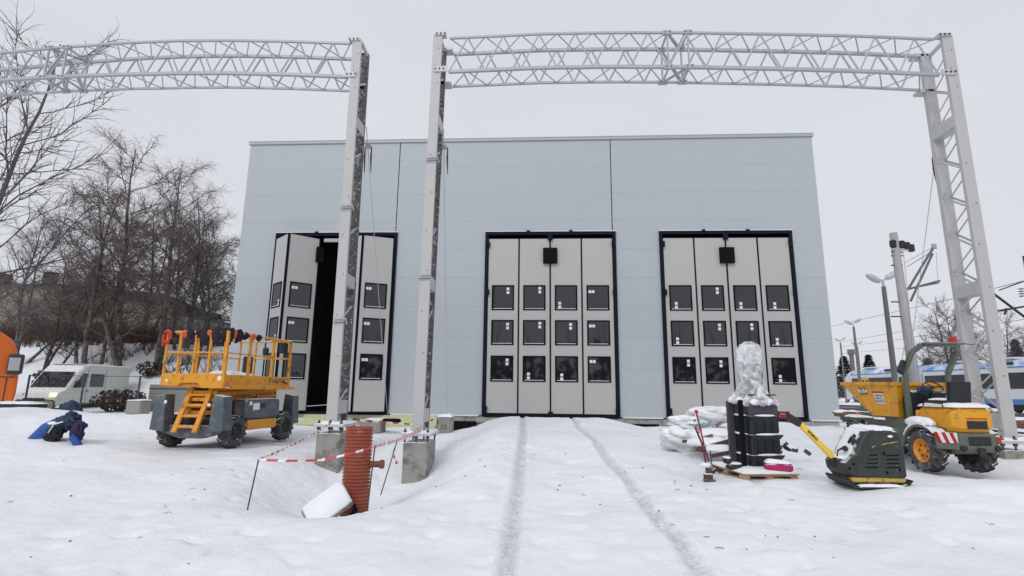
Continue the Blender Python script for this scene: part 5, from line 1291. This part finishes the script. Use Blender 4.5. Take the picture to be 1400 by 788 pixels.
# ------------------------------------------------------------------ right background
def train():
    t = thing('passenger_train', 'white and blue electric train with yellow doors on the far right tracks', 'train', (33.5, 0, 0))
    cars = [(18, 36.8), (37.4, 49.2), (49.6, 62.3)]
    zb, zt = .95, 3.85
    for i, (a, b) in enumerate(cars):
        mb = MB(); prof = [(0, zb), (0, 3.55), (.25, 3.85), (.7, 4.12), (2.1, 4.12), (2.55, 3.85), (2.8, 3.55), (2.8, zb)]
        if i == 2:  # rounded nose at the far end
            n = len(prof); st = [(a, 1, 0), (b-2.2, 1, 0), (b-1.2, .97, .05), (b-.5, .86, .25), (b, .55, .8)]; vs = []
            for y, s_, dn in st: vs += [(1.4+(x-1.4)*s_, y, zb+(z-zb)*(1-dn*.45)) for x, z in prof]
            fs = [tuple(range(n-1, -1, -1)), tuple(range(len(vs)-n, len(vs)))]
            for k in range(len(st)-1):
                for j in range(n): l = (j+1) % n; fs.append((k*n+j, k*n+l, k*n+n+l, k*n+n+j))
            mb.add(vs, fs, M['train_w'])
        else: mb.prism(prof, a, b, M['train_w'])
        mb.build('car_body', t)
        e = b-2.0 if i == 2 else b
        w_ = MB(); w_.box(-.02, .05, a+.3, e-.2, 2.05, 3.18, M['train_d']); w_.build('window_band', t)
        bl = MB(); bl.box(-.015, .05, a+.2, e, zb+.0, zb+.38, M['train_b']); bl.box(-.015, .05, a+.2, e, 3.52, 3.62, M['train_b']); bl.build('blue_stripe', t)
        rf = MB(); rf.prism([(-.02, 3.60), (.22, 3.88), (.7, 4.16), (2.1, 4.16), (2.55, 3.88), (2.55, 3.80), (.3, 3.8)], a+.1, e, M['train_roof']); rf.build('roof_panel', t)
        for yy in np.arange(a+3, e-1, 4.4):
            q = MB(); q.rbox(.5, 2.2, yy, yy+1.6, 4.16, 4.32, M['train_w'], .05); q.build('roof_unit', t)
        u = MB(); u.box(.2, 2.6, a+.4, e-.4, .62, zb, M['dark'])
        for yy in (a+1.2, a+3.4, e-3.2, e-1.0): u.lathe([(.4, -.06), (.42, 0), (.4, .06)], M['dark'], n=16, T=Matrix.Translation((.55, yy, .75)) @ Matrix.Rotation(R(90), 4, 'Y'))
        u.build('undercarriage', t)
    for y in (26, 51.35, 57.7):
        for k in range(2):
            d = MB(); d.box(-.035, .04, y-.60+k*.62, y-.02+k*.62, 1.1, 3.25, M['train_y']); d.box(-.04, -.03, y-.48+k*.62, y-.16+k*.62, 1.9, 3.0, M['train_d']); d.build('door', t)
    for y in (40.0, 53.4): q = MB(); q.box(.05, .09, y, y+1.1, 3.72, 3.95, M['train_d'], Matrix.Translation((-.03, 0, .02))); q.build('roof_grille', t)
train()
def tracks():
    for i, x in enumerate((14.5, 19.5, 24.5, 29.5)):
        mb = MB()
        for s_ in (-.72, .72):
            mb.box(x+s_-.035, x+s_+.035, 16, 120, .32, .46, M['rail'])
        tag(mb.build('rail_track'), kind='structure')
    # dark bits of ballast and kit beside the rails
    for i, (px, py, Y) in enumerate([(1150, 568, 22), (1385, 600, 14)]): pass
tracks()
def lamp(px, ptop, pbot, Y, label):
    a = at(px, ptop, Y); z0 = .2; H = a.z-z0
    t = thing('street_lamp', label, 'street lamp', (a.x, Y, z0), group='double-headed yard lamps')
    s_ = max(1., Y/30); mb = MB(); mb.tube([(0, 0, 0), (0, 0, H)], [.15, .10], M['lamppost'], n=10); mb.tube([(0, 0, H), (0, 0, H+.35)], .06, M['galv'], n=8); mb.build('post', t)
    for sx in (-1, 1):
        h = MB(); T = Matrix.Translation((sx*.45, 0, H+.50+.08*sx)) @ Matrix.Rotation(-sx*R(32), 4, 'Y'); h.blob((0, 0, 0), (.40, .17, .16), M['galv'], n=10, amp=0, T=T); h.tube([(0, 0, H+.3), (sx*.25, 0, H+.42)], .03, M['galv'], n=6); h.build('lamp_head', t)
lamp(1208, 392, 530, 27, 'nearest double-headed lamp on a dark post, left of the catenary mast')
lamp(1167, 447, 500, 52, 'middle double-headed yard lamp between hall corner and nearest lamp')
lamp(1149, 469, 500, 78, 'farthest small double-headed lamp close to the hall corner')
lamp(1172, 474, 500, 80, 'tiny far lamp just right of the middle lamp post')
# dark chimney like post
a = at(1163, 478, 85); mb = MB(); mb.tube([(0, 0, 0), (0, 0, a.z-.2)], .32, M['lamppost'], n=10); mb.tube([(0, 0, a.z-1.0), (0, 0, a.z-.2)], .5, M['lamppost'], n=10)
tag(mb.build('chimney_pipe', loc=(a.x, 85, .2)), 'thin dark chimney pipe far away between the small lamps', 'chimney')
def mast():
    t = thing('catenary_mast', 'pale concrete catenary mast with triangular bracket arm left of the right column', 'mast', (16.0, 24, .2), group='catenary masts'); o = t.location
    def P(px, py, dy=0): return at(px, py, 24+dy)-o
    mb = MB(); mb.tube([(0, 0, 0), (-.12, 0, 8.55)], [.215, .155], M['mast'], n=14); mb.build('pole', t, smooth=True)
    b = MB(); tip = P(1277, 337); b.tube([P(1242, 395), tip], .055, M['mastarm'], n=8); b.tube([P(1245, 412), P(1275, 347)], .05, M['mastarm'], n=8); b.tube([P(1238, 359), tip], .018, M['galv_d'], n=6); b.tube([P(1240, 365), P(1276, 343)], .015, M['cable_d'], n=6)
    b.tube([P(1240, 396), P(1285, 384)], .045, M['mastarm'], n=8); b.tube([P(1258, 392), P(1284, 387)], .03, M['mastarm'], n=6); b.tube([P(1280, 345), P(1282, 382)], .012, M['cable'], n=5); b.rbox(-.1, .1, -.05, .05, -.12, .12, M['galv_d'], .02, Matrix.Translation(tip)); b.build('bracket_arm', t)
    for (px, py) in ((1221, 333), (1233, 334), (1240, 336), (1246, 339)): q = P(px, py, -.1); c = MB(); c.rbox(q.x-.12, q.x+.10, q.y-.1, q.y+.1, q.z-.18, q.z+.15, M['dark'], .03); c.build('switch_box', t)
    c = MB(); c.tube([P(1220, 341, -.1), P(1247, 342, -.1)], .05, M['galv'], n=6); c.build('cross_bar', t)
    for y in (345, 350, 363, 413, 433): q = P(1228, y); c = MB(); c.tube([q+Vector((-.3, 0, 0)), q+Vector((.2, 0, 0))], .03, M['dark'], n=6); c.build('step_bolt', t)
    d = MB(); d.tube([P(1235, 345, -.2), P(1244, 430, -.2), P(1252, 520, -.2)], .015, M['cable'], n=5); d.build('down_lead', t)
mast()
def mast2():
    a = at(1398, 350, 26)
    t = thing('catenary_mast', 'red-brown mast top at the right frame edge with dark strut and insulators', 'mast', (a.x+.2, 26, .2), group='catenary masts'); o = t.location
    def P(px, py, dy=0): return at(px, py, 26+dy)-o
    mb = MB(); mb.tube([(0, 0, 0), (0, 0, a.z-.2)], [.22, .17], M['rustw'], n=10); mb.build('pole', t)
    b = MB(); b.tube([P(1352, 397), P(1404, 436)], .055, M['dark'], n=8); b.tube([P(1358, 426), P(1402, 419)], .045, M['dark'], n=8); b.tube([P(1366, 397), P(1402, 384)], .03, M['dark'], n=6); b.tube([P(1374, 430), P(1376, 422)], .05, M['dark'], n=6)
    for k in range(4): b.lathe([(.05, 0), (.13, .03), (.05, .06)], M['dark'], n=10, T=Matrix.Translation(P(1396, 396+k*1)) @ Matrix.Translation((0, 0, -.08*k)))
    b.build('bracket_arm', t)
mast2()
def pole_thin():
    a = at(1172, 395, 34); 
pole_thin()
def wires():
    W = [((1135, 447, 60), (1318, 405, 30), (1405, 383, 24), 'overhead wire sloping up behind the right gantry column'), ((1148, 468, 70), (1300, 442, 40), (1405, 418, 28), 'second overhead wire, just under the highest one'),
         ((1148, 475, 80), (1240, 463, 55), (1405, 436, 32), 'third overhead wire above the train'), ((1148, 484, 90), (1260, 474, 60), (1405, 455, 36), 'lowest faint overhead wire close to the train roof')]
    for a, b, c, lab in W:
        mb = MB(); mb.tube([at(*a), at(*b), at(*c)], .016, M['cable_d'], n=4); tag(mb.build('overhead_wire'), lab, 'wire', 'overhead wires above the tracks')
wires()
def thinpost():
    a = at(1213, 390, 27)
# stay from the far mast to the ground
mb = MB(); mb.tube([at(1238, 465, 23.8), at(1226, 528, 23.8)], .02, M['cable'], n=5); tag(mb.build('mast_stay'), 'thin slanting stay beside the pale catenary mast above the skip', 'stay')
for i, (px, Y, sc, rz, lab) in enumerate([(1297, 66, 1.12, .5, 'wide bare tree beyond the train, seen through the roll bar'), (1366, 62, .92, 2.0, 'bare tree right of the rightmost gantry column'), (1338, 70, 1.0, 4.0, 'bare tree seen between the legs of the right column'), (1270, 75, .8, 1.0, 'small bare tree left of the wide one beyond the train')]):
    p = at(px, 500, Y); tree('C', p.x, Y, lab, sc, rz, group='bare trees beyond the train')
def conifer(px, py, Y, label, wd=1.6):
    a = at(px, py, Y); H = a.z-.2; t = thing('conifer', label, 'conifer', (a.x, Y, .2), group='dark conifers beyond the train')
    mb = MB(); mb.tube([(0, 0, 0), (0, 0, H)], [.2, .03], M['bark'], n=6); mb.build('trunk', t)
    c = MB(); r_ = random.Random(px)
    for k in range(900):
        u = r_.random()**.7; z = H*(.15+.85*u); rr = wd*(1-u)*r_.uniform(.3, 1.1)+.1; an = r_.uniform(0, 6.3)
        p = Vector((math.cos(an)*rr, math.sin(an)*rr, z-rr*.25)); q = Vector((math.cos(an), math.sin(an), -.3))*.45; s_ = Vector((-math.sin(an), math.cos(an), .2))*.2
        c.add([p-q*.4, p+s_, p+q, p-s_], [(0, 1, 2, 3)], M['conifer'])
    c.build('crown', t)
conifer(1387, 464, 72, 'pointed dark fir at the far right edge beyond the train', 2.0)
conifer(1187, 485, 88, 'small dark fir above the skip between lamp posts', 2.2)
conifer(1153, 487, 86, 'broad dark fir right beside the hall corner', 3.0)
conifer(1268, 490, 80, 'low dark fir left of the roll bar mirror', 3.2)
conifer(1300, 490, 78, 'wide low fir under the bare tree crown', 3.6)
def farwood():
    mb = MB(); r_ = random.Random(99)
    for k in range(5200):
        x = r_.uniform(40, 260); y = r_.uniform(150, 200); 
        z = .2+r_.random()**.8*(5.5+2*noise.noise((x*.05, 0, 0))); s_ = r_.uniform(.5, 1.2)
        a = Vector((r_.gauss(0, 1), r_.gauss(0, .4), r_.gauss(0, 1))).normalized()*s_; b = Vector((-a.z, 0, a.x))*.6
        p = Vector((x, y, z)); mb.add([p-a, p-b, p+a, p+b], [(0, 1, 2, 3)], M['twig2'])
    tag(mb.build('far_wood'), 'distant grey-brown wood along the horizon beyond the train', 'wood', kind='stuff')
farwood()
def nearwood():
    mb = MB(); r_ = random.Random(77)
    for k in range(2600):
        x = r_.uniform(-60, 60); y = r_.uniform(-46, -38); top = 7.5+4*noise.noise((x*.07, 0, 3))
        z = r_.random()**1.2*top; s_ = r_.uniform(.4, 1.0)
        a = Vector((r_.gauss(0, 1), r_.gauss(0, .4), r_.gauss(0, 1))).normalized()*s_; b = Vector((-a.z, 0, a.x))*.5
        p = Vector((x, y, z)); mb.add([p-a, p-b, p+a, p+b], [(0, 1, 2, 3)], M['bark'])
    for k in range(60):
        x = -60+2*k+r_.uniform(-.8, .8); y = r_.uniform(-44, -38); mb.tube([(x, y, -.2), (x+r_.gauss(0, .5), y, 6), (x+r_.gauss(0, 1), y, 11)], [.2, .12, .03], M['bark'], n=5, cap=False)
    tag(mb.build('wood_belt'), 'belt of dark bare trees mirrored in the gate windows', 'wood', kind='stuff')
nearwood()

# rail-side kit right of the column
def kerbkit():
    for i, (px, py, Y, l, lab) in enumerate([(1384, 577, 12.5, .5, 'dark clump of frozen earth beside the right column footing'), (1158, 566, 15, .35, 'dark snowy lump near the hall corner')]):
        p = at(px, py, Y); mb = MB(); mb.blob((0, 0, 0), (l, .2, .10), M['brown'], n=9, amp=.4, seed=i); tag(mb.build('earth_lump', loc=p, smooth=True), lab, 'lump')
kerbkit()

scn.render.engine = 'CYCLES'
